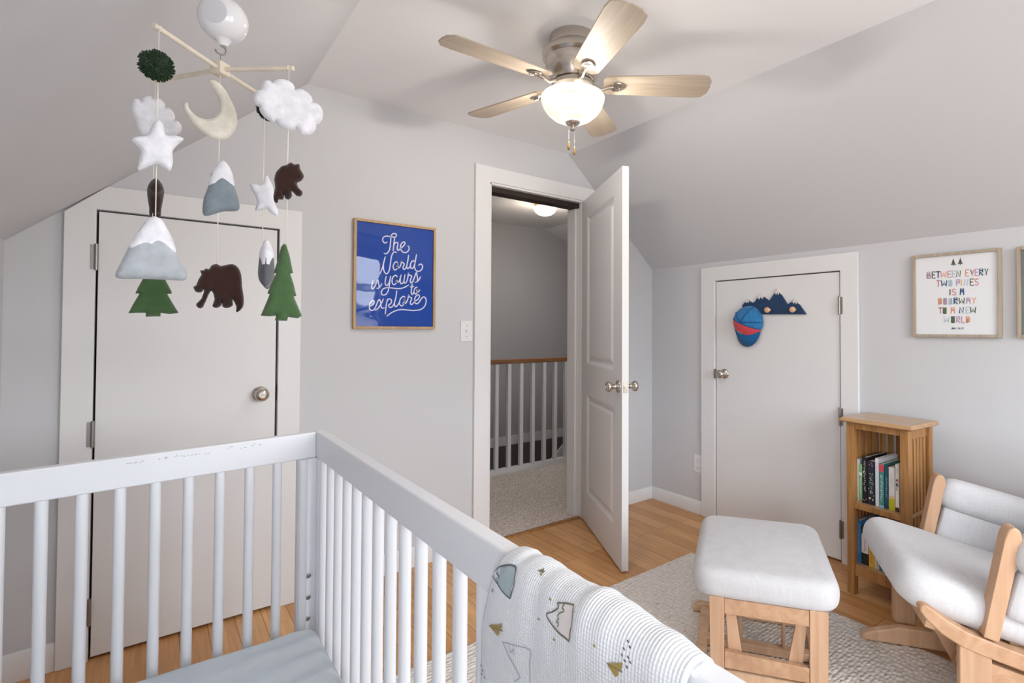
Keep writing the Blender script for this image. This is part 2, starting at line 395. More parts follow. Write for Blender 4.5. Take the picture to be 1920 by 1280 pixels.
# casings and doors
def casing(name, b): return b.build(name, TRIM, kind='structure', bevel=.003)
b = MB()     # closet casing left on back wall
y = D
co = -.2582; clip = 1.6326
b.prism([(co, y, 0), (CX0, y, 0), (CX0, y, CZ), (CX1, y, CZ), (CX1, y, 0), (.513, y, 0), (.513, y, 1.742), (-.1423, y, 1.742), (co, y, clip)], (0, -.02, 0))
casing('trim_1', b)
b = MB(); b.prism([(1.381, y, 0), (OX0, y, 0), (OX0, y, OZ), (OX1, y, OZ), (OX1, y, 0), (2.256, y, 0), (2.256, y, 2.137), (1.381, y, 2.14)], (0, -.02, 0))
casing('trim_2', b)
b = MB(); b.prism([(RX, 1.182, 0), (RX, DY0, 0), (RX, DY0, DZ), (RX, DY1, DZ), (RX, DY1, 0), (RX, 2.172, 0), (RX, 2.172, 1.6212), (RX, 1.182, 1.6212)], (-.02, 0, 0))
casing('trim_3', b)
# jamb of the open door; dark strip painted for the shade under its head
b = MB(); b.box(OX0-.001, OX0+.012, D-.012, D+.13, 0, OZ).box(OX1-.012, OX1+.001, D-.005, D+.13, 0, OZ).box(OX0, OX1, D-.012, D+.13, OZ-.012, OZ+.001)
b.box(OX1-.024, OX1-.012, D+.05, D+.13, 0, OZ-.012).box(OX0+.012, OX0+.02, D+.05, D+.13, 0, OZ-.012)
b.build('trim_4', TRIM, kind='structure', bevel=.002)
MB().box(OX0+.012, OX1-.012, D+.02, D+.10, OZ-.042, OZ-.012).build('trim_5', HEADSHADE, kind='structure')
# black sheets behind the door openings stand in for closet shade
MB().box(CX0-.1, CX1+.1, D+.118, D+.13, -.12, CZ+.1).build('wall_closet_back', BLACK, kind='structure')
MB().box(RX+.118, RX+.13, DY0-.1, DY1+.1, -.12, DZ+.1).build('wall_kneedoor_back', BLACK, kind='structure')
# baseboards
def base(name, p0, p1, n, h=.078, t=.014):
    p0 = Vector(p0); p1 = Vector(p1); n = Vector(n)
    pr = [p0, p0+n*t, p0+n*t+Vector((0, 0, h-.012)), p0+n*t*.5+Vector((0, 0, h)), p0+Vector((0, 0, h))]
    MB().prism(pr, p1-p0).build(name, TRIM, kind='structure', bevel=.0015)
base('baseboard_back_left', (LX, D, 0), (co, D, 0), (0, -1, 0), .10)
base('baseboard_back', (.513, D, 0), (1.381, D, 0), (0, -1, 0), .10)
base('baseboard_back_right', (2.256, D, 0), (RX, D, 0), (0, -1, 0), .085)
base('baseboard_right_far', (RX, 2.172, 0), (RX, D, 0), (-1, 0, 0), .085)
base('baseboard_right', (RX, YB, 0), (RX, 1.182, 0), (-1, 0, 0), .085)
base('baseboard_left', (LX, YB, 0), (LX, D, 0), (1, 0, 0), .10)
base('baseboard_rear', (LX, YB, 0), (RX, YB, 0), (0, 1, 0), .10)
# doors
def knob(parent, o, n, name='door_knob', keyed=True, ros=.032):
    M_ = axisM(o, n)
    b = MB().lathe([(ros, 0), (ros, .004), (ros*.86, .009), (.016, .012), (.0115, .016), (.0115, .032), (.017, .037), (.0255, .044), (.0275, .053), (.025, .061), (.017, .067), (.012, .068), (.0115, .0665), (.005, .0665), (.004, .069), (0, .069)], 32, 0, M_)
    return b.build(name, NICK, parent, smooth=True, angle=50)
def hinge(parent, p, n, side):
    """p centre, n wall normal, side unit vector across"""
    b = MB(); p = Vector(p); n = Vector(n); s_ = Vector(side)
    for k in range(5):
        b.tube([p+n*.004+Vector((0, 0, -.045+k*.018+.0006)), p+n*.004+Vector((0, 0, -.045+k*.018+.0174))], .0062, 10)
    b.tube([p+n*.004+Vector((0, 0, -.049)), p+n*.004+Vector((0, 0, .049))], .0045, 8)
    b.prism([p+Vector((0, 0, -.045))+n*.0005, p+s_*.016+Vector((0, 0, -.045))+n*.0005, p+s_*.016+Vector((0, 0, .045))+n*.0005, p+Vector((0, 0, .045))+n*.0005], n*.0015)
    return b.build('hinge', NICKD, parent, smooth=True)
L1 = -.1662+.002
d1 = MB().box(-.1655, .4165, D-.010, D+.025, .012, 1.6459).build('door_1', DOORW, kind='structure', bevel=.002)
for z in (1.475, .825, .181): hinge(d1, (-.1705, D-.020, z), (0, -1, 0), (-1, 0, 0))
knob(d1, (.359, D-.010, .9325), (0, -1, 0))
MB().box(.4165, .4245, D-.004, D+.02, .90, .965).build('strike_plate', BLACK, d1)
d3 = MB().box(RX-.010, RX+.025, 1.2785, 2.0575, .012, 1.524).build('door_3', DOORW, kind='structure', bevel=.002)
for z in (1.345, .762, .177): hinge(d3, (RX-.020, 1.2745, z), (-1, 0, 0), (0, -1, 0))
knob(d3, (RX-.010, 1.995, .938), (-1, 0, 0))
MB().box(RX-.03, RX-.012, 2.055, 2.063, .905, .965).build('strike_plate', NICKD, d3)
# open door leaf
PV = Vector((2.153, 2.612, 0)); PE = Vector((1.826, 1.899, 0)); DD = (PE-PV).normalized(); LL = (PE-PV).length
NN = Vector((-DD.y, DD.x, 0));  TH = .035
if NN.x < 0: NN = -NN
Z0, Z1 = .012, 2.04
b = MB(); Zv = Vector((0, 0, 1))
rects = [(.125, LL-.130, 1.0, 1.925), (.115, LL-.140, .20, .81)]
for face, nn in ((PV, -NN), (PV+NN*TH, NN)):
    O_ = face.copy()
    us = [0, .12, LL-.135, LL]; zs = [Z0, .20, .81, 1.0, 1.925, Z1]
    for i in range(3):
        for j in range(5):
            if i == 1 and j in (1, 3): 
                rect_rings(b, O_, DD, Zv, nn, us[i], us[i+1], zs[j], zs[j+1], [(0, 0), (.006, -.002), (.022, -.011), (.036, -.0115), (.052, -.003), (.06, -.002)])
                continue
            b.add([O_+DD*us[i]+Zv*zs[j], O_+DD*us[i+1]+Zv*zs[j], O_+DD*us[i+1]+Zv*zs[j+1], O_+DD*us[i]+Zv*zs[j+1]], [(0, 1, 2, 3)])
for p, q in (((0, Z0), (0, Z1)), ((0, Z1), (LL, Z1)), ((LL, Z1), (LL, Z0)), ((LL, Z0), (0, Z0))):
    A_ = PV+DD*p[0]+Zv*p[1]; B_ = PV+DD*q[0]+Zv*q[1]
    b.add([A_, B_, B_+NN*TH, A_+NN*TH], [(0, 1, 2, 3)])
d2 = b.build('door_2', DOORW, kind='structure')
import bmesh
_b = bmesh.new(); _b.from_mesh(d2.data); bmesh.ops.remove_doubles(_b, verts=_b.verts, dist=.0002); bmesh.ops.recalc_face_normals(_b, faces=_b.faces); _b.to_mesh(d2.data); _b.free()
kc = PV+DD*.732+Zv*.925
knob(d2, kc, -NN); knob(d2, kc+NN*TH, NN)
MB().box(-.0015, .0008, -.0125, .0125, -.028, .028, 0, axisM(PE+NN*TH/2+Zv*.925, (0, 0, 1), DD)).box(0, .007, -.007, .007, -.008, .008, 0, axisM(PE+NN*TH/2+Zv*.925, (0, 0, 1), DD)).build('latch_plate', NICK, d2)

# ------------------------------------------------------------------ stair hall beyond the door
CARPET = carpet('hall_carpet', 'b3a59b', 'efe6dd', 150)
HY = 3.85; HX0, HX1 = .6, 5.2; FYW = 4.68
MB().box(HX0, HX1, D+.03, HY, -.12, .004).build('floor_hall', CARPET, kind='structure')
MB().box(OX0, OX1, D-.002, D+.03, 0, .009).build('trim_threshold', OAK, kind='structure', bevel=.003)
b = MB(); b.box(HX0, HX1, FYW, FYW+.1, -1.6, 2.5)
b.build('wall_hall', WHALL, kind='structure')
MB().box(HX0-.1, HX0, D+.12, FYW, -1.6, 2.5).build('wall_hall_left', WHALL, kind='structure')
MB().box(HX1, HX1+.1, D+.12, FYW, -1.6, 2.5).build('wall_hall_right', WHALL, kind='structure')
MB().prism([(HX0, D+.12, 2.31), (3.31, D+.12, 2.31), (4.4, D+.12, 1.98), (HX1, D+.12, 1.5), (HX1, D+.12, 2.6), (HX0, D+.12, 2.6)], (0, FYW-D-.12, 0)).build('ceiling_hall', CEIL, kind='structure')
b = MB().box(HX0, HX1, FYW-.02, FYW, .02, .115)
b.build('baseboard_hall', TRIM, kind='structure', bevel=.003)
MB().box(HX0, HX1, HY, FYW, -1.7, -1.6).build('floor_stairwell', CARPET, kind='structure')
MB().box(HX0, HX1, HY-.02, HY+.001, -1.6, -.12).build('wall_stairwell', WHALL, kind='structure')
VOID = mat('stairwell_lower_paint', '6e6466', .9)  # darker tone for the lower part of the stairwell wall
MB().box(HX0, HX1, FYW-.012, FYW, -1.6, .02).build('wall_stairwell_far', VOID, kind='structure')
# stringer and steps at the right part of the well
b = MB()
b.prism([(2.95, FYW-.16, -.62), (3.75, FYW-.16, .08), (3.75, FYW-.16, .20), (2.95, FYW-.16, -.48)], (0, .03, 0))
b.build('trim_stringer', TRIM, kind='structure', bevel=.003)
b = MB()
for k in range(5): b.box(3.1+k*.22, 3.35+k*.22, FYW-.9+.1, FYW-.17, -1.2, -.62+k*.19)
b.build('floor_stairs', carpet('stair_carpet', '6b4e38', '9c7a58', 160), kind='structure')
# railing
rl = thing('stair_railing', 'white stair railing with brown wooden handrail seen through the open door', 'railing', (2.6, 3.8, 0))
MB().box(HX0, HX1, 3.795, 3.845, .004, .05).build('bottom_rail', TRIM, rl, bevel=.004)
MB().box(HX0, HX1, 3.785, 3.845, .925, .962).build('handrail', RAILW, rl, bevel=.008, seg=3)
for k in range(-6, 13):
    xx = 2.224+k*.121
    if xx < HX0+.03 or xx > HX1-.03: continue
    MB().box(xx-.0165, xx+.0165, 3.80, 3.833, .05, .925).build('baluster', TRIM, rl, bevel=.003)
# hall ceiling light
hl = thing('ceiling_light', 'small round dome ceiling light with brass rim in the stair hall', 'light', (2.63, 3.70, 2.2))
Mh = axisM((2.63, 3.70, 2.31), (0, 0, -1))
MB().lathe([(.083, 0), (.088, .012), (.088, .022), (.08, .03)], 40, 0, Mh).build('rim', mat('hall_light_brass', 'a89272', .35, .8), hl, smooth=True)
MB().lathe([(.078, .028), (.094, .036), (.098, .05), (.088, .075), (.06, .097), (.025, .107), (0, .108)], 40, 0, Mh).build('glass_dome', mat('hall_glass', 'fff4e6', .3, emit=('ffedd8', 3.2)), hl, smooth='all')
l = bpy.data.lights.new('hall_bulb', 'POINT'); l.energy = 5.5; l.color = (1, .86, .7); l.shadow_soft_size = .06
o = bpy.data.objects.new('hall_bulb', l); C.objects.link(o); o.location = (2.63, 3.70, 2.12)
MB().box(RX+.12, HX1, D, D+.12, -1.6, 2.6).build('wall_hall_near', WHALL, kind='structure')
# ================================================================== CEILING FAN
FA = CAM+ray(1074, 170)*2.01; FX, FYY = FA.x, FA.y
fan = thing('ceiling_fan', 'brushed nickel ceiling fan with five pale wood blades and a lit frosted glass bowl', 'ceiling fan', (FX, FYY, 1.95))
def T(z): return Matrix.Translation((FX, FYY, z))
MB().lathe([(.088, HC-.001), (.092, HC-.012), (.092, HC-.04), (.098, HC-.046), (.112, HC-.058), (.118, HC-.07), (.118, HC-.082), (.112, HC-.09), (.108, HC-.094), (.108, HC-.10), (.104, HC-.125), (.096, HC-.15), (.082, HC-.172), (.07, HC-.178), (.0, HC-.178)], 64, 0, T(0)).build('motor_housing', NICK, fan, smooth=True, angle=30)
MB().lathe([(.078, 2.158), (.081, 2.152), (.081, 2.140), (.074, 2.134), (.062, 2.130), (.058, 2.118), (.058, 2.098), (.0, 2.098)], 48, 0, T(0)).build('switch_housing', NICK, fan, smooth=True, angle=30)
BOWLM = mat('lit_frosted_glass', '0c0b0a', .35, emit=('fff1dc', 1.15), spec=.5)
# mottled frosted bowl: hot spots from the bulbs inside
_t = BOWLM.node_tree; _n = _t.nodes.new('ShaderNodeTexNoise'); _n.inputs['Scale'].default_value = 9; _tc = _t.nodes.new('ShaderNodeTexCoord')
_t.links.new(_tc.outputs['Object'], _n.inputs['Vector']); _m = _t.nodes.new('ShaderNodeMapRange'); _m.inputs['From Min'].default_value = .35; _m.inputs['From Max'].default_value = .65
_m.inputs['To Min'].default_value = .95; _m.inputs['To Max'].default_value = 1.5; _t.links.new(_n.outputs[0], _m.inputs[0]); _t.links.new(_m.outputs[0], _t.nodes['Principled BSDF'].inputs['Emission Strength'])
_bs = _t.nodes['Principled BSDF']; _out = [n for n in _t.nodes if n.type == 'OUTPUT_MATERIAL'][0]
_trp = _t.nodes.new('ShaderNodeBsdfTransparent'); _trp.inputs[0].default_value = (1, .97, .92, 1); _mxs = _t.nodes.new('ShaderNodeMixShader'); _mxs.inputs[0].default_value = .36
_t.links.new(_bs.outputs[0], _mxs.inputs[1]); _t.links.new(_trp.outputs[0], _mxs.inputs[2]); _t.links.new(_mxs.outputs[0], _out.inputs[0])
LIDM = BOWLM.copy(); LIDM.name = 'dense_frosted_glass'; [n for n in LIDM.node_tree.nodes if n.type == 'MIX_SHADER'][0].inputs[0].default_value = .19
MB().lathe([(.0, 2.1085), (.117, 2.1085), (.117, 2.1065), (0, 2.1065)], 64, 0, T(0)).build('bowl_cover', LIDM, fan, smooth=True)  # unseen lid, added to dim the bulbs' light on the ceiling
MB().lathe([(.118, 2.1065), (.1225, 2.102), (.1215, 2.09), (.113, 2.066), (.098, 2.044), (.076, 2.025), (.05, 2.012), (.02, 2.005), (0, 2.004)], 64, 0, T(0), cap=False).build('glass_bowl', BOWLM, fan, smooth='all')
MB().lathe([(.0, 2.014), (.026, 2.013), (.029, 2.008), (.025, 2.001), (.012, 1.995), (.008, 1.993), (.0075, 1.990), (.0105, 1.985), (.0105, 1.980), (.006, 1.975), (0, 1.974)], 32, 0, T(0)).build('finial', NICK, fan, smooth=True, angle=35)
BRASSF = mat('fob_brass', 'a58455', .35, .6)
for dx, dy, zb in ((-.012, .008, 1.935), (.004, -.006, 1.915)):
    b = MB()
    n = int((1.998-zb)/.0045)
    for i in range(n):
        z = 1.998-i*.0045
        b.lathe([(0, .0015), (.0011, .0007), (.0011, -.0007), (0, -.0015)], 6, 0, Matrix.Translation((FX+dx, FYY+dy, z)))
    pc = b.build('pull_chain', NICK, fan, smooth='all')
    MB().lathe([(.0012, zb), (.0022, zb-.006), (.0052, zb-.02), (.0058, zb-.027), (.004, zb-.033), (0, zb-.0345)], 14, 0, Matrix.Translation((FX+dx, FYY+dy, 0))).build('chain_fob', BRASSF, pc, smooth='all')
A0 = 178.3
for k in range(5):
    a = R_(A0-72*k); ca, sa = math.cos(a), math.sin(a)
    Rz = Matrix.Rotation(a, 4, 'Z'); pit = Matrix.Rotation(R_(-11), 4, 'X')
    MT = Matrix.Translation((FX, FYY, 2.150)) @ Rz
    MP = MT @ pit
    # blade outline r .13 .. .53
    r0, r1 = .118, .53
    out = [(r0, -.035), (r0+.018, -.052), (r1-.055, -.066), (r1-.02, -.061), (r1-.003, -.035), (r1, 0), (r1-.003, .035), (r1-.02, .061), (r1-.055, .066), (r0+.018, .052), (r0, .035)]
    bl = MB(); P = [Vector((x, y, 0)) for x, y in out]
    bl.prism(P, (0, 0, .006))
    me_o = bl.build('blade', BLADE, None)
    # keep the grain running along each blade: mesh stays in blade space, object is rotated
    sh = ORG[me_o.name]
    for v in me_o.data.vertices: v.co += sh
    me_o.parent = fan; me_o.matrix_local = Matrix.Translation(-ORG[fan.name]) @ MP
    bm_ = me_o.modifiers.new('b', 'BEVEL'); bm_.width = .0015; bm_.segments = 2
    br = MB()
    br.lathe([(0, 0), (.024, 0), (.026, -.003), (.024, -.007), (.020, -.0075), (.019, -.0055), (.0155, -.0055), (.0145, -.009), (.011, -.0095), (.010, -.007), (.006, -.007), (.005, -.010), (0, -.0105)], 32, 0, MP @ Matrix.Translation((.170, 0, -.0005)))
    br.tube([MP @ Vector((.155, 0, -.004)), MP @ Vector((.135, .0, -.008)), MT @ Vector((.11, 0, -.016)), MT @ Vector((.09, 0, -.006)), MT @ Vector((.072, 0, .0))], [.008, .0065, .0065, .008, .010], 10)
    br.build('blade_bracket', NICK, fan, smooth=True, angle=50)
for k in range(3):
    a = R_(30+120*k)
    l = bpy.data.lights.new('fan_bulb', 'POINT'); l.energy = 12.5; l.color = (1, .95, .90); l.shadow_soft_size = .018
    o = bpy.data.objects.new('fan_bulb', l); C.objects.link(o); o.location = (FX+.062*math.cos(a), FYY+.062*math.sin(a), 2.066)

# ================================================================== POSTERS
def curve_pts(raw, org, sc, n=5):
    return [(org[0]+p.x/sc, org[1]+p.y/sc) for p in smoothline([(a, b) for a, b in raw], n)]
pw = thing('framed_poster', 'framed blue poster with white script lettering hung on the back wall', 'picture', (.943, D, 1.47))
x0, x1, z0, z1 = .7366, 1.1491, 1.2140, 1.7453; fw = .0125
b = MB(); yb, yf = D-.001, D-.022
b.box(x0, x0+fw, yf, yb, z0, z1).box(x1-fw, x1, yf, yb, z0, z1).box(x0+fw, x1-fw, yf, yb, z0, z0+fw).box(x0+fw, x1-fw, yf, yb, z1-fw, z1)
b.build('frame', FRAMEW, pw, bevel=.0012)
BLUE = mat('poster_blue', '0d48a6', .6, spec=.2)
MB().box(x0+fw, x1-fw, D-.012, D-.003, z0+fw, z1-fw).build('poster_sheet', BLUE, pw)
INKW = mat('poster_lettering', 'e6e2ee', .6)
def onp(px, py): return aty(px, py, D-.0122)
A1, s1 = (690, 430), 15.06; A2, s2 = (685, 505), 13.91
strokes = [
 (A1, s1, [(540, 350), (510, 378), (465, 375), (425, 335), (415, 270), (445, 215), (510, 188), (600, 195), (700, 215), (770, 215), (800, 180), (790, 130), (745, 112), (690, 130), (655, 185), (640, 300), (625, 480), (600, 590), (550, 660), (500, 690), (455, 670)]),
 (A1, s1, [(752, 215), (740, 330), (725, 450), (710, 600)]),
 (A1, s1, [(720, 480), (750, 400), (790, 365), (835, 375), (845, 420), (825, 500), (830, 570), (860, 590), (910, 540), (990, 480), (1040, 410), (1035, 360), (995, 355), (945, 400), (920, 470), (925, 560), (975, 630), (1045, 655), (1110, 630), (1155, 570), (1160, 510), (1130, 465)]),
 (A1, s1, [(490, 770), (465, 850), (430, 1000), (400, 1100), (330, 1260)]),
 (A1, s1, [(440, 950), (435, 1080), (460, 1190), (515, 1250), (570, 1215), (610, 1110), (640, 900), (670, 740), (720, 650), (760, 635), (800, 650)]),
 (A1, s1, [(855, 1000), (835, 940), (790, 915), (740, 955), (710, 1040), (725, 1115), (770, 1145), (825, 1100), (850, 1020), (835, 950), (840, 1000), (820, 1070), (800, 1065), (860, 1085), (905, 1050), (935, 960), (945, 880), (955, 920), (1010, 955), (1020, 990), (990, 1070), (1005, 1125), (1050, 1110), (1090, 1030), (1130, 850), (1145, 730)]),
 (A1, s1, [(1100, 1000), (1095, 1070), (1120, 1105), (1160, 1080), (1200, 1010)]),
 (A1, s1, [(1320, 930), (1290, 885), (1240, 900), (1200, 980), (1200, 1070), (1240, 1100), (1290, 1060), (1330, 940), (1350, 820), (1370, 710)]),
 (A1, s1, [(1330, 940), (1310, 1050), (1340, 1140), (1400, 1180), (1460, 1175), (1520, 1120), (1540, 1050), (1515, 990), (1470, 980), (1430, 1010)]),
 (A2, s2, [(195, 300), (180, 370), (165, 450), (185, 505), (220, 480), (260, 420), (325, 270), (340, 340), (360, 420), (345, 490), (300, 490)]),
 (A2, s2, [(360, 470), (400, 430), (430, 370)]),
 (A2, s2, [(545, 180), (520, 290), (525, 390), (565, 415), (605, 370), (640, 280), (655, 175)]),
 (A2, s2, [(655, 175), (635, 340), (610, 500), (570, 610), (500, 665), (430, 650), (420, 590), (450, 520), (530, 480), (620, 475), (750, 490), (880, 498), (1000, 475), (1130, 405)]),
 (A2, s2, [(830, 230), (820, 170), (775, 155), (720, 200), (695, 290), (710, 370), (750, 395), (800, 360), (830, 290), (825, 210), (830, 250), (800, 320), (790, 330), (850, 330), (890, 290), (935, 140)]),
 (A2, s2, [(915, 240), (910, 330), (940, 375), (985, 340), (1010, 270), (1035, 130)]),
 (A2, s2, [(1010, 270), (1010, 340), (1040, 355), (1080, 310), (1110, 200), (1125, 85), (1140, 140), (1200, 165), (1200, 210), (1170, 290), (1185, 345), (1225, 330), (1270, 240), (1330, 75), (1345, 150), (1365, 250), (1340, 325), (1290, 330)]),
 (A2, s2, [(1360, 310), (1400, 270), (1440, 190)]),
 (A2, s2, [(1225, 375), (1210, 470), (1195, 580), (1215, 650), (1250, 620), (1270, 560)]), (A2, s2, [(1175, 455), (1260, 445)]),
 (A2, s2, [(1365, 530), (1350, 470), (1310, 475), (1275, 540), (1275, 610), (1310, 640), (1350, 600), (1365, 530), (1355, 490), (1345, 560), (1350, 590), (1390, 580), (1425, 530)]),
 (A2, s2, [(120, 960), (190, 920), (235, 860), (225, 820), (180, 820), (125, 880), (105, 970), (120, 1040), (170, 1070), (230, 1040), (280, 950), (330, 820), (370, 790), (400, 850), (410, 950), (440, 1010), (490, 1000)]),
 (A2, s2, [(470, 770), (420, 880), (340, 1000), (260, 1060)]),
 (A2, s2, [(580, 770), (550, 900), (530, 1050), (520, 1160)]),
 (A2, s2, [(560, 850), (600, 780), (650, 770), (685, 820), (660, 890), (610, 920), (620, 970), (660, 990), (720, 950), (770, 830), (800, 700), (815, 560)]),
 (A2, s2, [(790, 750), (760, 880), (770, 950), (800, 970), (850, 920), (890, 850)]),
 (A2, s2, [(1035, 780), (1020, 710), (970, 710), (910, 780), (890, 880), (920, 940), (965, 945), (1010, 890), (1035, 790), (1020, 740), (1020, 830), (985, 880), (1050, 880), (1090, 820), (1120, 730), (1130, 660), (1150, 710), (1205, 745), (1195, 800), (1170, 870), (1200, 915), (1250, 880), (1290, 830), (1370, 780), (1410, 710), (1395, 665), (1350, 670), (1300, 730), (1285, 820), (1310, 880), (1360, 890), (1410, 840), (1470, 750), (1530, 715), (1580, 770), (1580, 870), (1530, 980), (1420, 1050), (1250, 1070), (1080, 1055), (920, 1045), (780, 1080), (660, 1140), (565, 1215)]),
]
b = MB()
lt = 0
for org, sc, raw in strokes:
    P = curve_pts(raw, org, sc, 5); lt += 1
    off = -.00004*(lt % 5)
    b.ribbon(P, 2.15, lambda x, y: onp(x, y)+Vector((0, off, 0)))
b.build('lettering', INKW, pw, fixn=False)
GL = mat('poster_glazing', 'ffffff', .015, alpha=.14, spec=.9)
GL.node_tree.nodes['Principled BSDF'].inputs['Base Color'].default_value = (.0, .0, .0, 1)
# acrylic sheet, slightly wavy as the photo's reflections show
nx, nz = 34, 42; vs = []; fs = []
for j in range(nz+1):
    for i in range(nx+1):
        X = x0+fw+(x1-x0-2*fw)*i/nx; Z = z0+fw+(z1-z0-2*fw)*j/nz
        vs.append((X, D-.0155+.0011*noise.noise(Vector((X*5, Z*17, 3))), Z))
for j in range(nz):
    for i in range(nx): a = j*(nx+1)+i; fs.append((a, a+1, a+nx+2, a+nx+1))
GLZ = bpy.data.materials.new('clear_acrylic'); GLZ.use_nodes = True; _t = GLZ.node_tree; _t.nodes.clear()
_o = _t.nodes.new('ShaderNodeOutputMaterial'); _mx = _t.nodes.new('ShaderNodeMixShader'); _tr = _t.nodes.new('ShaderNodeBsdfTransparent'); _g = _t.nodes.new('ShaderNodeBsdfGlossy'); _fr = _t.nodes.new('ShaderNodeFresnel')
_g.inputs['Roughness'].default_value = .01; _fr.inputs['IOR'].default_value = 1.45
_t.links.new(_fr.outputs[0], _mx.inputs[0]); _t.links.new(_tr.outputs[0], _mx.inputs[1]); _t.links.new(_g.outputs[0], _mx.inputs[2]); _t.links.new(_mx.outputs[0], _o.inputs[0])
MB().add(vs, fs).build('glazing', GLZ, pw, smooth='all', fixn=False)

# pale print with coloured capitals on the right wall
def hframe(name, label, y0, y1, z0, z1, fw, sheetmat):
    t = thing(name, label, 'picture', (RX, (y0+y1)/2, z0))
    b = MB(); xb, xf = RX-.001, RX-.026
    b.box(xf, xb, y0, y0+fw, z0, z1).box(xf, xb, y1-fw, y1, z0, z1).box(xf, xb, y0+fw, y1-fw, z0, z0+fw).box(xf, xb, y0+fw, y1-fw, z1-fw, z1)
    b.build('frame', FRAMEL, t, bevel=.0012)
    MB().box(RX-.014, RX-.004, y0+fw, y1-fw, z0+fw, z1-fw).build('print_sheet', sheetmat, t)
    return t
PAPER = mat('print_paper', 'dddfe2', .5)
hp = hframe('framed_print', 'pale oak framed white print with coloured capital letters above the bookcase', .5975, .933, 1.1852, 1.569, .0125, PAPER)
PC = {'p': 'b59cb4', 'g': '5c6650', 'n': '2f5277', 'o': 'd8a083', 'k': 'cc8f98', 'b': 'a9bccc', 'l': 'b3c7cd', 'y': 'd9b27c', 'm': 'c78fa8', 't': '566b4d'}
PM = {k: mat('print_ink_'+k, v, .7) for k, v in PC.items()}; keys = list(PC)
GLY = {'B': [[(0, 0), (0, 1), (.8, 1), (.8, .5), (1, .5), (1, 0), (0, 0)], [(.1, .7), (.7, .7)], [(.1, .25), (.9, .25)], [(0, .5), (.8, .5)]], 'E': [[(1, 1), (0, 1), (0, 0), (1, 0)], [(0, .52), (.75, .52)]], 'T': [[(-.1, 1), (1.1, 1)], [(.5, 1), (.5, 0)]],
 'W': [[(0, 1), (.1, 0), (.5, .75), (.9, 0), (1, 1)], [(.3, .2), (.3, .45)], [(.7, .2), (.7, .45)]], 'N': [[(0, 0), (0, 1), (1, 0), (1, 1)]], 'V': [[(0, 1), (.5, 0), (1, 1)], [(.3, .9), (.5, .3)]], 'U': [[(0, 1), (.1, .1), (.5, 0), (.9, .1), (1, 1)]],
 'R': [[(0, 0), (0, 1), (.9, 1), (.9, .5), (.1, .5), (1, 0)], [(.1, .75), (.8, .75)]], 'Y': [[(0, 1), (.5, .45), (1, 1)], [(.5, .45), (.45, 0)]], 'O': [[(.1, 0), (.1, 1), (.9, 1), (.9, 0), (.1, 0)], [(.35, .05), (.35, .95)], [(.65, .05), (.65, .95)]],
 'P': [[(0, 0), (0, 1), (.9, 1), (.9, .45), (.1, .45)], [(.1, .72), (.8, .72)]], 'I': [[(.5, 0), (.5, 1)]], 'S': [[(1, .9), (.5, 1), (0, .85), (.1, .6), (.9, .42), (1, .15), (.5, 0), (0, .1)]], 'A': [[(0, 0), (.08, 1), (.92, 1), (1, 0)], [(.1, .5), (.9, .5)], [(.2, .75), (.8, .75)]],
 'D': [[(0, 0), (0, 1), (.7, 1), (1, .6), (.9, .15), (0, 0)], [(.3, .1), (.3, .9)], [(.55, .15), (.6, .85)]], 'L': [[(0, 1), (0, 0), (.9, 0)]], 'H': [[(0, 0), (0, 1)], [(1, 0), (1, 1)], [(0, .5), (1, .5)]], 'M': [[(0, 0), (0, 1), (.5, .4), (1, 1), (1, 0)]], 'C': [[(1, .9), (.4, 1), (0, .6), (0, .3), (.4, 0), (1, .1)]],
 'J': [[(1, 1), (.9, .1), (.4, 0), (0, .2)]], 'G': [[(1, .9), (.4, 1), (0, .5), (.4, 0), (1, .1), (1, .5), (.6, .5)]]}
def letter(b, ch, px, py, w, h, sw, mi, fn, slope=0):
    for st in GLY[ch]:
        q = [(px+x*w, py-y*h+slope*(x*w)) for x, y in st]
        b.ribbon(q, sw, fn, mi, round_cap=False)
fnp = lambda px, py: atx(px, py, RX-.0145)
ORGP, scp = (1730, 500), 10.243
rows = [  # word string, colours, first x, top y(left), bottom y, pitch, slope
 ([(b_, c_) for b_, c_ in zip('BETWEEN', 'pgnokbg')], 85, 98, 225, [0, 98, 180, 265, 400, 485, 570]),
 ([(b_, c_) for b_, c_ in zip('EVERY', 'opkng')], 825, 50, 182, [0, 93, 183, 270, 365]),
 ([(b_, c_) for b_, c_ in zip('TWO', 'knb')], 270, 260, 385, [0, 92, 230]),
 ([(b_, c_) for b_, c_ in zip('PINES', 'pybgk')], 648, 240, 370, [0, 65, 152, 267, 355]),
 ([(b_, c_) for b_, c_ in zip('IS', 'gk')], 495, 425, 550, [0, 75]),
 ([('A', 'n')], 722, 415, 545, [0]),
 ([(b_, c_) for b_, c_ in zip('DOORWAY', 'oplngpo')], 303, 600, 725, [0, 95, 195, 300, 397, 540, 650]),
 ([(b_, c_) for b_, c_ in zip('TO', 'kt')], 308, 782, 900, [0, 82]),
 ([('A', 'o')], 545, 780, 900, [0]),
 ([(b_, c_) for b_, c_ in zip('NEW', 'nlt')], 712, 772, 895, [0, 120, 205]),
 ([(b_, c_) for b_, c_ in zip('WORLD', 'ltpmo')], 408, 950, 1075, [0, 140, 245, 340, 430]),
]
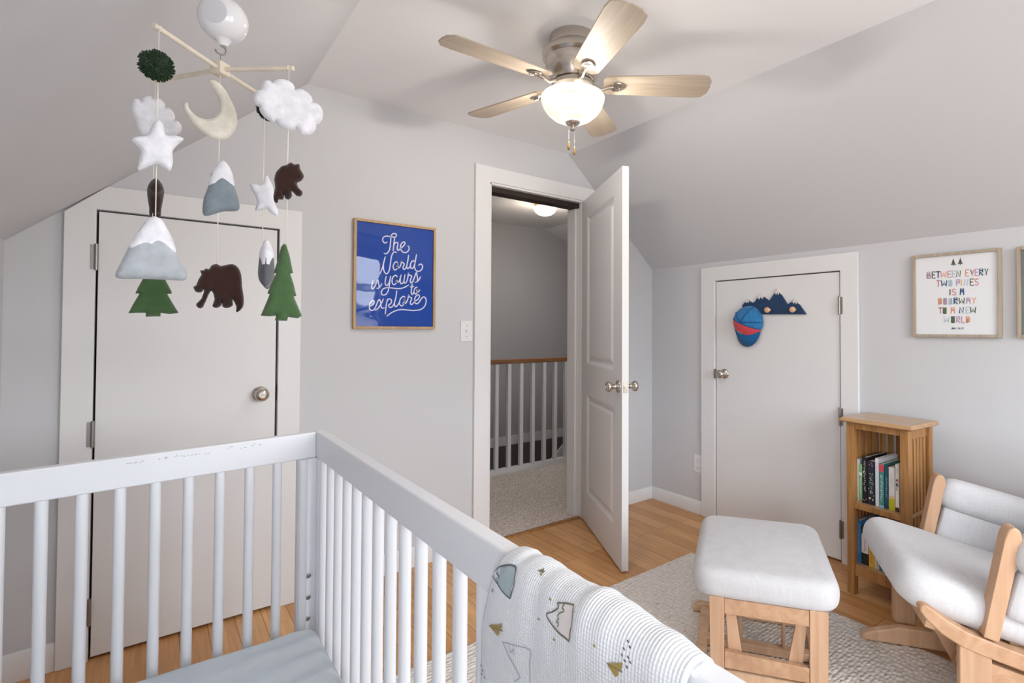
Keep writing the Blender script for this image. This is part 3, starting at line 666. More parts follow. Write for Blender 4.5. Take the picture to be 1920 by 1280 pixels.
for wd, xs, yt, yb_, offs in rows:
    b = MB()
    for (ch, c), of in zip(wd, offs):
        ww = {'W': 100, 'I': 60}.get(ch, 66)
        sl = -.055*(1-(yt-50)/900)
        X = (xs+of)/scp+ORGP[0]; h = (yb_-yt)/scp*.93; Y = ORGP[1]+yb_/scp-.3+sl*of/scp
        letter(b, ch, X, Y, ww/scp, h, 2.35, keys.index(c), fnp)
    b.build('printed_word', [PM[k] for k in keys], hp, fixn=False)
b = MB()
for k, ch in enumerate('JOHN'): letter(b, ch, ORGP[0]+(540+k*27)/scp, ORGP[1]+1200/scp, 1.9, 3.3, .7, keys.index('n'), fnp)
for k, ch in enumerate('MUIR'): letter(b, ch, ORGP[0]+(680+k*29)/scp, ORGP[1]+1200/scp, 1.9, 3.3, .7, keys.index('n'), fnp)
b.build('printed_signature', [PM[k] for k in keys], hp, fixn=False)
for cx_, cy_ in ((1787.5, 491), (1800.5, 489.5)):
    b = MB()
    for w_, t_, q_ in ((2.2, 0, 5), (3.8, 3.5, 8), (5.6, 6.5, 11.5)):
        vs = [fnp(cx_, cy_-13+7+t_-1), fnp(cx_-w_, cy_-13+7+q_), fnp(cx_+w_, cy_-13+7+q_)]
        b.add(vs, [(0, 1, 2)], keys.index('g'))
    b.add([fnp(cx_-.6, cy_+5), fnp(cx_+.6, cy_+5), fnp(cx_+.6, cy_+7.5), fnp(cx_-.6, cy_+7.5)], [(0, 1, 2, 3)], keys.index('g'))
    b.build('printed_pine', [PM[k] for k in keys], hp, fixn=False)
hframe('framed_print', 'pale oak framed picture cut off by the right edge of the photo', .20, .5465, 1.186, 1.564, .0125, mat('grey_print', '6f7671', .5))

# ================================================================== WALL PLATES
PLATE = mat('plate_plastic', 'dddde0', .35)
sw_ = thing('light_switch', 'white toggle light switch plate left of the open door', 'light switch', (1.338, D, 1.146))
MB().box(1.302, 1.374, D-.006, D-.0005, 1.146, 1.2605).build('plate', PLATE, sw_, bevel=.0025, seg=3)
MB().box(1.333, 1.343, D-.017, D-.005, 1.199, 1.211).box(1.331, 1.345, D-.0068, D-.005, 1.190, 1.216).build('toggle', PLATE, sw_, bevel=.001)
for z in (1.173, 1.233): MB().lathe([(0, 0), (.003, 0), (.003, .001), (0, .0013)], 12, 0, axisM((1.338, D-.006, z), (0, -1, 0))).build('screw', NICKD, sw_)
ou = thing('wall_outlet', 'white electrical outlet plate beside the small knee wall door', 'outlet', (RX, 2.207, .27))
MB().box(RX-.006, RX-.0005, 2.1725, 2.2425, .270, .388).build('plate', PLATE, ou, bevel=.0025, seg=3)
for z in (.300, .352):
    s_ = MB().box(RX-.0085, RX-.005, 2.191, 2.224, z-.014, z+.014).build('socket', PLATE, ou, bevel=.004)
    q = MB()
    for dy in (-.007, .007): q.box(RX-.0088, RX-.0084, 2.2075+dy-.001, 2.2075+dy+.001, z-.002, z+.007)
    q.lathe([(0, 0), (.0025, 0), (.0025, .0004), (0, .0004)], 10, 0, axisM((RX-.0084, 2.2075, z-.008), (-1, 0, 0)))
    q.build('slots', BLACK, s_)

# ================================================================== MOUNTAIN RACK AND CAP ON THE SMALL DOOR
XD = RX-.010
NAVY = mat('rack_navy', '17365c', .5); PEGW = wood('peg_wood', 'd0a47c', 'e2bd98', 'x', 1.5, .45); SNOW = mat('rack_snow', 'd9d2cd', .6)
rk = thing('wall_rack', 'navy mountain shaped peg rack on the small knee wall door', 'wall rack', (XD, 1.67, 1.31))
opx = [(1391.5, 589), (1391.5, 572), (1401, 561), (1409, 567), (1414, 566.5), (1426, 551), (1441.5, 564), (1457.5, 541.5), (1476, 571), (1491, 560.5), (1511, 589)]
pl = [atx(x, y, XD-.012) for x, y in opx]
MB().prism(pl, (.0118, 0, 0)).build('mountain_board', NAVY, rk, bevel=.0008)
for apex, l_, r_, teeth in (((1401, 560.5), (1395.5, 567.5), (1407, 567), [(1405, 564.5), (1403, 568), (1401, 565), (1399, 568.5), (1397.5, 565.5)]),
                     ((1426, 550), (1417, 560.5), (1434.5, 559), [(1431.5, 556), (1429, 560.5), (1426, 556.5), (1423, 561.5), (1420.5, 557.5)]),
                     ((1457.5, 540.5), (1450.5, 551.5), (1464, 551.5), [(1461.5, 548), (1459, 553), (1457, 548.5), (1455, 553), (1453, 548.5)]),
                     ((1491, 559.5), (1483.5, 567.5), (1497.5, 570), [(1495.5, 566), (1493, 570), (1490.5, 566), (1488, 569.5), (1486, 565.5)])):
    MB().prism([atx(*q, XD-.0135) for q in [apex, r_]+teeth+[l_]], (.0134, 0, 0)).build('snow_cap', SNOW, rk)

for q in ((1440, 581), (1487.3, 580.3)):
    p = atx(*q, XD-.03)
    MB().lathe([(.008, 0), (.009, .018), (.0155, .021), (.0165, .026), (.0155, .033), (.011, .036), (0, .037)], 28, 0, axisM((XD-.012, p.y, p.z), (-1, 0, 0))).build('peg', PEGW, rk, smooth=True, angle=50)
# cap
CAPB = weave('cap_mesh_blue', '2f76ad', 300, .8, .8, .0015, .25); CAPN = weave('cap_brim_blue', '16588d', 500, .8); CAPR = weave('cap_red', 'cf4752', 500, .8)
cc = atx(1401, 604, XD-.03)
cp = thing('baseball_cap', 'blue and red child cap hung on the mountain rack', 'cap', (XD, cc.y, cc.z-.12))
# cap frame: up axis of the head points out of the door and up; brim points down
Yc, Zc = cc.y, cc.z
def capP(u, v, o_=0):   # u: lateral (+ = screen left = +y), v: up; dome height
    rr = min(1, (u/.096)**2+(v/.100)**2) if v > 0 else min(1, (u/.096)**2+(v/.088)**2)
    h = .082*math.sqrt(max(0, 1-rr))
    tilt = R_(22); uu = u*math.cos(tilt)-v*math.sin(tilt); vv = u*math.sin(tilt)+v*math.cos(tilt)
    return Vector((XD-.012-h-o_, Yc+uu, Zc+vv))
def dome(sel, o_=0, n=26, m=10):
    b = MB(); vs = []; fs = []
    for i in range(m+1):
        for j in range(n):
            a = 2*math.pi*j/n; r = math.sin(i/m*math.pi/2)
            u = .096*r*math.cos(a); v = (.100 if math.sin(a) > 0 else .088)*r*math.sin(a); vs.append(capP(u, v, o_))
    keep = []
    for i in range(m):
        for j in range(n):
            q = (i*n+j, i*n+(j+1) % n, (i+1)*n+(j+1) % n, (i+1)*n+j)
            a = 2*math.pi*(j+.5)/n; r = math.sin((i+.5)/m*math.pi/2)
            if sel(.096*r*math.cos(a), .1*r*math.sin(a)): keep.append(q)
    return b.add(vs, keep)
ob = dome(lambda u, v: v > -.02-.012*math.cos(u*30), 0, 60, 24).build('mesh_crown', CAPB, cp, smooth='all')
ob = dome(lambda u, v: v <= -.008+.0*u, .0012, 60, 24).build('front_panel', CAPR, cp, smooth='all')
b = MB()
for ang in (20, 95, 160):
    P = []
    for k in range(13):
        r = k/12*.985; a = R_(ang); P.append(capP(.096*r*math.cos(a), .1*r*math.sin(a), .002))
    b.tube(P, .0032, 6)
P = [capP(.094*math.cos(R_(t)), -.008, .0025) for t in range(0, 181, 10)]
b.tube(P, .003, 6)
b.lathe([(0, .004), (.006, .002), (.007, -.002), (0, -.003)], 12, 0, Matrix.Translation(capP(0, 0, .004)))
b.build('seams', CAPN, cp, smooth='all')
b = MB(); n = 18; top = []; bot = []
for k in range(n+1):
    a = R_(180+180*k/n); u = .090*math.cos(a); v0 = .062*math.sin(a)-.012; e = math.sin(math.pi*k/n)
    p0 = capP(u*.98, v0); p0.x = XD-.028-.03*e
    p1 = capP(u*1.0, v0*1); tl = R_(5); vv = v0-.075*e**.6
    p1 = Vector((XD-.012-.012*e, Yc+u*math.cos(tl)*.95-vv*math.sin(tl), Zc+u*math.sin(tl)+vv*math.cos(tl)))
    top.append(p0); bot.append(p1)
b.add(top+bot, [(i, i+1, i+n+2, i+n+1) for i in range(n)])
o = b.build('brim', CAPN, cp, smooth='all'); sd = o.modifiers.new('s', 'SOLIDIFY'); sd.thickness = .003
b = MB(); b.add([capP(-.012, -.068, .004), capP(.022, -.064, .004), capP(.022, -.071, .004), capP(-.012, -.075, .004)], [(0, 1, 2, 3)])
b.build('patch', mat('cap_patch', 'cfd6df', .7), cp)
# ================================================================== CRIB
crib = thing('crib', 'white painted baby crib with round slats and worn rail tops', 'crib', (0, .93, 0))
XI, YI, ZT, RH, RT_ = .3635, 1.627, .92, .072, .028   # inner faces, rail top, rail height, thickness
XL = -.345; YN = .215
def plank(name, p0, p1, z0, z1, z0b=None, z1b=None, m=CRIBW):
    pass
# end rail at the far end (slightly lower on the left)
b = MB(); sag = .018
b.prism([(XL-RT_, YI, ZT-RH-sag), (XI, YI, ZT-RH), (XI, YI, ZT), (XL-RT_, YI, ZT-sag)], (0, RT_, 0))
er = b.build('top_rail', CRIBW, crib, bevel=.004, seg=3)
# paint chips on the far rail
CHIP = mat('chipped_paint', 'a9a29b', .8); rc = random.Random(3)
b = MB()
for px_, py_ in ((241, 869), (246, 868), (255, 867), (262, 866), (310, 860), (312, 856), (331, 855), (341, 855), (344, 854), (352, 853), (360, 853), (366, 852), (372, 851), (427, 841), (432, 838), (436, 838), (452, 840), (459, 838), (473, 835), (476, 832), (487, 833), (268, 864), (300, 860), (384, 851), (392, 850)):
    for _ in range(2):
        q = aty(px_+rc.uniform(-2, 2), py_+rc.uniform(-1, 1), YI-.0003); w_ = rc.uniform(.0008, .0036); h_ = rc.uniform(.0004, .0012); sl_ = rc.uniform(-.001, .001)
        b.add([q+Vector((-w_, 0, 0)), q+Vector((-w_*.2, 0, -h_)), q+Vector((w_, 0, sl_)), q+Vector((w_*.1, 0, h_))], [(0, 1, 2, 3)])
b.build('paint_chips', CHIP, er)
# side rails (along y)
for xi, sg in ((XI, 1), (XL, -1)):
    MB().box(min(xi, xi+sg*RT_), max(xi, xi+sg*RT_), YN-.02, YI+RT_+.002, ZT-RH, ZT).build('top_rail', CRIBW, crib, bevel=.004, seg=3)
    MB().box(min(xi, xi+sg*RT_), max(xi, xi+sg*RT_), YN, YI, .20, .255).build('bottom_rail', CRIBW, crib, bevel=.004)
MB().box(XL, XI, YN-.03, YN-.002, ZT-RH, ZT).build('top_rail', CRIBW, crib, bevel=.004, seg=3)
for yy in (YI, YN-.028): MB().box(XL, XI, yy, yy+RT_, .20, .255).build('bottom_rail', CRIBW, crib, bevel=.004)
# posts with a rounded inner profile
for px0, px1 in ((XI-.046, XI+RT_), (XL-RT_, XL+.046)):
    for py0, py1, far in ((YI+.001, YI+RT_+.002, 1), (YN-.03, YN-.001, 0)):
        left = px0 < 0
        zt_ = ZT-RH-.0008-(sag if left and far else 0)
        b = MB().box(px0, px1, py0, py1, 0, zt_)
        cxp = (XI-.033) if px0 > 0 else (XL+.033)
        b.tube([(cxp, (YI-.001 if far else YN+.001), .02), (cxp, (YI-.001 if far else YN+.001), zt_)], .0115, 20)
        if px0 > 0: b.box(XI, XI+RT_-.001, py0-(.03 if far else 0), py1+(0 if far else .03), 0, zt_)
        else: b.box(XL-RT_+.001, XL, py0-(.03 if far else 0), py1+(0 if far else .03), 0, zt_)
        po = b.build('post', CRIBW, crib, bevel=.003, seg=3)
        if far and px0 > 0:
            for z in (.52, .46, .401, .34):
                MB().lathe([(0, 0), (.0065, 0), (.0068, .002), (.005, .003), (.0035, .003), (.003, .001), (0, .001)], 20, 0, axisM((.347, YI+.001, z), (0, -1, 0))).build('bolt', NICKD, po, smooth=True)
# slats
for k in range(10):
    x = .269-.0653*k
    if x < XL+.03: break
    MB().tube([(x, YI+.014, .25), (x, YI+.014, ZT-RH+.004-sag*(XI-x)/.71)], .0115, 20).build('slat', CRIBW, crib, smooth=True)
    MB().tube([(x, YN-.014, .25), (x, YN-.014, ZT-RH+.004)], .0115, 16).build('slat', CRIBW, crib, smooth=True)
for k in range(18):
    y = 1.595-.0764*k
    if y < YN+.03: break
    for xc in (XI+.014, XL-.014):
        MB().tube([(xc, y, .25), (xc, y, ZT-RH+.004)], .0115, 20).build('slat', CRIBW, crib, smooth=True)
b = MB(); b.box(XL+.012, XI-.012, YN+.03, YI-.03, .27, .285)
b.build('mattress_support', CRIBW, crib)
b = MB(); b.rbox(((XL+XI)/2, (YN+YI)/2-.012, .345), ((XI-XL)/2-.006, (YI-YN)/2-.03, .066), .03, crown=.008, n=34, rxy=.055)
for v in b.v:
    f = noise.noise(Vector((v.x*9, v.y*9, v.z*4)))*.004+noise.noise(Vector((v.x*28, v.y*6, 2)))*.0018
    v.z += f if v.z > .36 else 0
mt = b.build('crib_mattress', SHEET, smooth='all', label='crib mattress under a grey blue fitted sheet inside the white crib', cat='mattress', sub=1)

# ================================================================== SWADDLE BLANKET OVER THE SIDE RAIL
BLK = bpy.data.materials.new('muslin_fabric'); BLK.use_nodes = True; _t = BLK.node_tree; _p = _t.nodes['Principled BSDF']; _p.inputs['Base Color'].default_value = lin('dfe1e4'); _p.inputs['Roughness'].default_value = .95; _p.inputs['Specular IOR Level'].default_value = .15
_uv = _t.nodes.new('ShaderNodeUVMap'); _uv.uv_map = 'UVMap'
def _wave(dr, sc):
    w = _t.nodes.new('ShaderNodeTexWave'); w.wave_type = 'BANDS'; w.bands_direction = dr; w.inputs['Scale'].default_value = sc; w.inputs['Distortion'].default_value = .9; w.inputs['Detail'].default_value = 2; w.inputs['Detail Scale'].default_value = .6
    _t.links.new(_uv.outputs[0], w.inputs[0]); return w
wa, wb = _wave('X', 78), _wave('Y', 78)
_a = _t.nodes.new('ShaderNodeMath'); _a.operation = 'MULTIPLY_ADD'; _t.links.new(wa.outputs['Fac'], _a.inputs[0]); _a.inputs[1].default_value = 1.0; _t.links.new(wb.outputs['Fac'], _a.inputs[2])
_b2 = _t.nodes.new('ShaderNodeBump'); _b2.inputs['Strength'].default_value = .4; _b2.inputs['Distance'].default_value = .0012; _t.links.new(_a.outputs[0], _b2.inputs['Height']); _t.links.new(_b2.outputs[0], _p.inputs['Normal'])
bk = thing('baby_blanket', 'white muslin blanket printed with mountains and pine trees draped over the crib side rail', 'blanket', (XI+.014, .45, .93))
Y0, Y1 = .632, .292
PR = [(.346, .46), (.343, .60), (.344, .72), (.346, .80), (.347, .86), (.3475, .89), (.3495, .912), (.356, .9235), (.367, .930), (.381, .930), (.393, .924), (.401, .912), (.404, .89), (.407, .82), (.412, .70), (.414, .56), (.412, .44)]
PRS = smoothline([(a, b_) for a, b_ in PR], 8)
NRM = []
for i in range(len(PRS)):
    q = (PRS[min(i+1, len(PRS)-1)]-PRS[max(i-1, 0)]).normalized(); NRM.append(Vector((-q.y, q.x)))
cum = [0]
for i in range(1, len(PRS)): cum.append(cum[-1]+(PRS[i]-PRS[i-1]).length)
def bsurf(u, t, off=0):
    """u 0..1 along the rail from far to near, t = arc length"""
    i = 0
    while i < len(cum)-2 and cum[i+1] < t: i += 1
    f = (t-cum[i])/(cum[i+1]-cum[i]); p = PRS[i].lerp(PRS[i+1], max(0, min(1, f)))
    nrm = NRM[i].lerp(NRM[i+1], max(0, min(1, f))).normalized()
    z = p.y
    topness = max(0, min(1, (z-.80)/.14))
    y = Y0+(Y1-Y0)*u
    y -= (1-u)**3*topness**1.5*.055           # far edge pulled in over the top
    if z < .9: y += (1-u)*.002
    w = .0035*noise.noise(Vector((u*5.5, z*3.2, p.x*6)))+.0022*noise.noise(Vector((u*13, z*6, p.x*9+4)))*(.4+topness)
    w += .003*math.sin(u*math.pi)*topness+.0018*math.sin(u*11)*topness
    if u > .9: w -= .004*(u-.9)/.1
    if u < .05: w += -.003*(1-u/.05)
    w += off
    return Vector((p.x+nrm.x*w, y, z+nrm.y*w))
nu, nt_ = 110, 150; vs = []; fs = []; uvs = []
for j in range(nt_+1):
    t = cum[-1]*j/nt_
    for i in range(nu+1):
        u = i/nu; vs.append(bsurf(u, t)); uvs.append((u*(Y0-Y1)*1.0, t))
for j in range(nt_):
    for i in range(nu): a = j*(nu+1)+i; fs.append((a, a+nu+1, a+nu+2, a+1))
if (vs[nu+1]-vs[0]).cross(vs[1]-vs[0]).x > 0: fs = [f[::-1] for f in fs]
sh = MB().add(vs, fs).build('blanket_sheet', BLK, bk, smooth='all', fixn=False)
ul = sh.data.uv_layers.new(name='UVMap')
for lp in sh.data.loops: ul.data[lp.index].uv = uvs[lp.vertex_index]
sd = sh.modifiers.new('s', 'SOLIDIFY'); sd.thickness = .004; sd.offset = -1
# printed pattern, laid in the cloth's own (u, t) coordinates
tI = [k for k in range(len(PRS)) if PRS[k].y > .9][0]
TMAX = min(cum[k] for k in range(len(PRS)) if PRS[k].x > .385 and PRS[k].y < .93 and k > 20)
UTG = [(a/40, TMAX*c/60, bsurf(a/40, TMAX*c/60)) for a in range(41) for c in range(61)]
def ut(px, py):
    # nearest point of the cloth along the pixel's ray (search)
    d = ray(px, py).normalized(); best = (1e9, 0, 0)
    for u, t, v in UTG:
        w = v-CAM; e = (w-d*w.dot(d)).length
        if e < best[0]: best = (e, u, t)
    du, dt = 1/40, cum[-1]*.55/60
    for it in range(14):
        for a in (-1, 0, 1):
            for c in (-1, 0, 1):
                u = min(1, max(0, best[1]+a*du)); t = max(0, best[2]+c*dt)
                w = bsurf(u, t)-CAM; e = (w-d*w.dot(d)).length
                if e < best[0]: best = (e, u, t)
        du *= .6; dt *= .6
    return best[1], best[2]
LU = Y0-Y1
def zoomp(x, y): return ut(880+x/3.84, 980+y/3.84)
def bfn(off): return lambda a, c: bsurf(max(0, min(1, a/LU)), c, off)
def stroke(b, pts, w, off=.0013, mi=0, n=4):
    P = [zoomp(*p) for p in pts]; P = [(u*LU, t) for u, t in P]
    b.ribbon([(p.x, p.y) for p in smoothline(P, n)] if n > 1 else P, w, bfn(off), mi)
def sub_line(pts, n=5):
    out = []
    for i in range(len(pts)-1):
        for k in range(n): out.append((pts[i][0]+(pts[i+1][0]-pts[i][0])*k/n, pts[i][1]+(pts[i+1][1]-pts[i][1])*k/n))
    return out+[pts[-1]]
INKG = mat('print_slate', '565d68', .9); INKL = mat('print_soft_grey', '9aa3a8', .9); INKO = mat('print_olive', 'a08a4c', .9); FILG = mat('print_grey_green', '9fadb1', .9); FILP = mat('print_blush', 'd6cdca', .9); INKD = mat('print_dark_olive', '6d6a55', .9)
IM = [INKG, INKL, INKO, FILG, FILP, INKD]
b = MB()
def fillpoly(b, pts, mi, off=.0009):
    P = [zoomp(*p) for p in pts]; P2 = [Vector((u*LU, t, 0)) for u, t in P]
    # triangulate with inner points so that the print follows the cloth
    from mathutils.geometry import delaunay_2d_cdt
    xs = [p.x for p in P2]; ys = [p.y for p in P2]; poly = [Vector(p[:2]) for p in P2]; ext = []
    def inside(x, y):
        c = False; j = len(poly)-1
        for i in range(len(poly)):
            if (poly[i].y > y) != (poly[j].y > y) and x < (poly[j].x-poly[i].x)*(y-poly[i].y)/(poly[j].y-poly[i].y)+poly[i].x: c = not c
            j = i
        return c
    dd = []
    for i in range(len(poly)):
        q = poly[(i+1) % len(poly)]
        for k in range(6): dd.append(poly[i].lerp(q, k/6))
    for a in range(14):
        for c in range(14):
            x = min(xs)+(max(xs)-min(xs))*(a+.5)/14; y = min(ys)+(max(ys)-min(ys))*(c+.5)/14
            if inside(x, y): ext.append(Vector((x, y)))
    n = len(dd); r = delaunay_2d_cdt(dd+ext, [], [list(range(n))], 1, 1e-7)
    b.add([bsurf(max(0, min(1, v.x/LU)), v.y, off) for v in r[0]], [list(f) for f in r[2]], mi)
def motif(name, f):
    q = MB(); f(q); q.build(name, IM, bk, smooth='all', fixn=False)
fillpoly(b, [(232, 318), (335, 320), (318, 430), (295, 535), (240, 480), (205, 430), (222, 380)], 3)
stroke(b, [(180, 330), (230, 312), (335, 315), (330, 400), (318, 470), (297, 542)], .0022)
stroke(b, [(180, 330), (167, 375), (210, 440), (250, 500), (297, 542)], .0016)
stroke(b, [(215, 330), (205, 360), (220, 385), (202, 400), (212, 430)], .0012)
b.build('printed_mountain', IM, bk, smooth='all', fixn=False); b = MB()
fillpoly(b, [(690, 582), (755, 592), (745, 720), (722, 845), (640, 760), (650, 700), (640, 650), (680, 630)], 4)
stroke(b, [(640, 575), (700, 580), (755, 592)], .0014, mi=5); stroke(b, [(755, 592), (745, 700), (722, 850)], .0013, mi=5)
stroke(b, [(640, 575), (645, 610), (600, 640), (560, 660), (600, 730), (650, 790), (722, 850)], .0018, mi=5)
stroke(b, [(690, 590), (672, 610), (690, 632), (655, 650), (640, 668), (650, 690), (630, 710), (650, 722), (640, 745)], .0012, mi=5)
b.build('printed_mountain', IM, bk, smooth='all', fixn=False); b = MB()
stroke(b, [(245, 855), (300, 870), (440, 912), (438, 1010), (440, 1150)], .001, mi=1); stroke(b, [(245, 855), (290, 960), (330, 1030), (372, 1110)], .0012, mi=1)
stroke(b, [(290, 880), (300, 930), (325, 905), (320, 945)], .001, mi=1); stroke(b, [(372, 1110), (330, 1140)], .001, mi=1)
b.build('printed_mountain', IM, bk, smooth='all', fixn=False)
for (tx, ty, dx, dy, sz) in ((147, 735, 85, 35, 48), (500, 348, 40, 5, 30), (1000, 1010, 90, 50, 55)):
    # little pine: spine and boughs
    mi = 2 if sz > 35 else 5; b = MB()
    stroke(b, [(tx, ty), (tx+dx, ty+dy)], .0013, mi=5)
    for k in range(1, 7):
        f = k/7; h = sz*f*(1 if sz > 35 else .7); px_, py_ = tx+dx*f, ty+dy*f; nx_, ny_ = -dy/math.hypot(dx, dy), dx/math.hypot(dx, dy)
        for sg in (-1, 1):
            stroke(b, [(px_, py_), (px_+nx_*h*sg*.6+dx*.08, py_+ny_*h*sg*.6+dy*.08), (px_+nx_*h*sg+dx*.02, py_+ny_*h*sg+dy*.02)], .0026 if sz > 35 else .0009, mi=mi, n=2)
    stroke(b, [(tx+dx, ty+dy), (tx+dx*1.15, ty+dy*1.2)], .0013, mi=5)
    b.build('printed_pine', IM, bk, smooth='all', fixn=False)
b = MB()
for q in ((587, 550), (505, 690), (615, 838), (905, 882), (520, 375)):
    stroke(b, [(q[0]-4, q[1]-6), (q[0]+4, q[1]+6)], .0018, mi=2)
    stroke(b, [(q[0]-6, q[1]+2), (q[0]+5, q[1])], .0012, mi=2)
for q in ((1148, 855), (1120, 905), (1162, 895), (1105, 950), (1150, 965), (1125, 990), (1165, 1000), (1140, 1035), (175, 478), (170, 490), (90, 1025), (100, 1060), (115, 1110), (95, 1085)):
    stroke(b, [(q[0]-4, q[1]-5), (q[0]+3, q[1]+5)], .0016, mi=0)
b.build('printed_dashes', IM, bk, smooth='all', fixn=False)
# ================================================================== MOBILE
ZC = 1.7074
hub = atz(413, 130, ZC)
pN, pF, pL, pR = atz(288, 47, ZC), atz(500, 186, ZC), atz(289, 153.5, ZC), atz(550, 128, ZC)
mo = thing('baby_mobile', 'wooden cross mobile with white round music box hanging above the crib', 'mobile', (hub.x, hub.y, ZC))
BEECH = wood('rod_beech', 'd3c9b7', 'e0d8c9', 'z', .4, .6)
ang = math.atan2(pR.y-pL.y, pR.x-pL.x)
MB().box(-.0115, .0115, -.0115, .0115, -.0115, .0115, 0, Matrix.Translation(hub) @ Matrix.Rotation(ang, 4, 'Z')).build('hub_block', BEECH, mo, bevel=.001)
for q in (pN, pF, pL, pR): MB().tube([hub, q], .0042, 16).build('rod', BEECH, mo, smooth=True)
WHP = mat('glossy_white_plastic', 'e4e6ea', .12, coat=.5)
sc_ = aty(419, 38, 1.197); fdir = (CAM-sc_); fdir.z = -.1; fdir = Matrix.Rotation(R_(-24), 3, 'Z') @ fdir; fdir.normalize()
b = MB(); Ms = axisM(sc_, fdir, (1, 0, 0))
prof = []
for k in range(25):
    a = math.pi*k/24; prof.append((.0415*math.sin(a), -.0415*math.cos(a)))
prof = [(r, min(z, .0352)) for r, z in prof]
b.lathe(prof, 48, 0, Ms)
b.lathe([(.0075, -.050), (.009, -.046), (.013, -.040), (.024, -.033)], 24, 0, Matrix.Translation(sc_))
b.build('music_box', WHP, mo, smooth=True, angle=25)
MB().lathe([(0, .0356), (.019, .0356), (.0215, .0351)], 40, 0, Ms).build('music_box_face', mat('face_plastic', 'cdd0d6', .45), mo, smooth=True)
P = [hub+Vector((0, 0, .0115)), hub+Vector((0, 0, .030))]
hk = [Vector((0, 0, .052)), Vector((0, 0, .046)), Vector((.0065, 0, .043)), Vector((.009, 0, .037)), Vector((.006, 0, .031)), Vector((0, 0, .029)), Vector((-.006, 0, .031)), Vector((-.008, 0, .036))]
MB().tube([hub+v for v in smoothline(hk, 4)], .0016, 8).build('hook', NICKD, mo, smooth='all')
WIRE = mat('wire', '7c7a78', .4, .8)
MB().tube(P, .0005, 6).build('hook_wire', WIRE, mo)
arm = [sc_+Vector((0, 0, .040)), (.085, 1.10, 1.875), (.02, .85, 1.80), (-.10, .62, 1.70), (-.22, .52, 1.56), (-.33, .50, 1.35), (-.375, .50, 1.10), (-.385, .50, .95)]
MB().tube(smoothline([tuple(p) for p in arm], 8), .0085, 14).build('support_arm', WHP, mo, smooth='all')
MB().box(-.40, -.335, .475, .525, .86, .96).build('rail_clamp', WHP, mo, bevel=.006)
STR = mat('string_cotton', 'e6e2d8', .9)
# felt
def felt(name, col): return mat(name, col, .95, sheen=.25, spec=.15, bump=(420, .6, .0015), var=(55, .10))
FW_, FG, FDG = felt('white_felt', 'e6e7ee'), felt('pale_grey_felt', 'adb3ba'), felt('heather_grey_felt', '7f8a93')
FB, FGR, FM, FCH = felt('brown_felt', '34211d'), felt('green_felt', '45613d'), felt('cream_felt', 'ddd9cd'), felt('charcoal_felt', '5e6067')
PG = felt('dark_green_yarn', '1f3a22')
VN = {}
def vert(pt):   # string frame: plane through the string, facing the camera
    n = Vector((CAM.x-pt.x, CAM.y-pt.y, 0)).normalized(); return n
def zoomA(x, y): return (200+x/3.879, y/3.879)
def zoomB(x, y): return (200+x/3.879, 290+y/3.879)
def puff(outline3, n, th, rim=.0012, inner=.012, grid=.0035, pw=.5):
    """stuffed felt shape; outline3: world points on one plane, n: its normal"""
    from mathutils.geometry import delaunay_2d_cdt
    n = n.normalized(); z = Vector((0, 0, 1)); U = z.cross(n).normalized(); V = n.cross(U)
    O = sum(outline3, Vector())/len(outline3)
    P = [Vector(((p-O).dot(U), (p-O).dot(V))) for p in outline3]
    # resample
    Q = []
    for i in range(len(P)):
        a, c = P[i], P[(i+1) % len(P)]; k = max(1, int((c-a).length/grid))
        for j in range(k): Q.append(a.lerp(c, j/k))
    N_ = len(Q); xs = [p.x for p in Q]; ys = [p.y for p in Q]
    def dist(x, y):
        best = 1e9; c = False
        for i in range(N_):
            a = Q[i]; e = Q[(i+1) % N_]
            dx, dy = e.x-a.x, e.y-a.y; l2 = dx*dx+dy*dy
            t = max(0, min(1, ((x-a.x)*dx+(y-a.y)*dy)/l2)) if l2 > 0 else 0
            d = (a.x+t*dx-x)**2+(a.y+t*dy-y)**2
            if d < best: best = d
            if (a.y > y) != (e.y > y) and x < dx*(y-a.y)/(dy)+a.x: c = not c
        return math.sqrt(best), c
    ext = []
    nx = int((max(xs)-min(xs))/grid)+1; ny = int((max(ys)-min(ys))/grid)+1
    for i in range(nx):
        for j in range(ny):
            x = min(xs)+grid*(i+.5*(j % 2)); y = min(ys)+grid*j
            d, c = dist(x, y)
            if c and d > grid*.5: ext.append((Vector((x, y)), d))
    pts = Q+[e[0] for e in ext]; r = delaunay_2d_cdt(pts, [], [list(range(N_))], 1, 1e-8)
    hs = []
    for v in r[0]:
        d, c = dist(v.x, v.y)
        hs.append(rim+(th-rim)*max(0, 1-(1-min(1, d/inner))**2)**pw if d > 1e-5 else rim*.6)
    k = len(r[0])
    vs = [O+U*v.x+V*v.y+n*h for v, h in zip(r[0], hs)]+[O+U*v.x+V*v.y-n*h for v, h in zip(r[0], hs)]
    fs = [tuple(f) for f in r[2]]+[tuple(i+k for i in reversed(f)) for f in r[2]]
    cnt = {}
    for f in r[2]:
        for i in range(3):
            e = (f[i], f[(i+1) % 3]); cnt[e] = 1
    for e in cnt:
        if (e[1], e[0]) not in cnt: fs.append((e[1], e[0], e[0]+k, e[1]+k))
    return vs, fs
def flat(pix, P0, n, sm=3):
    L_ = [onplane(x, y, P0, n) for x, y in pix]
    if sm > 1:
        q = smoothline(L_+[L_[0]], sm)[:-1]; return q
    return L_
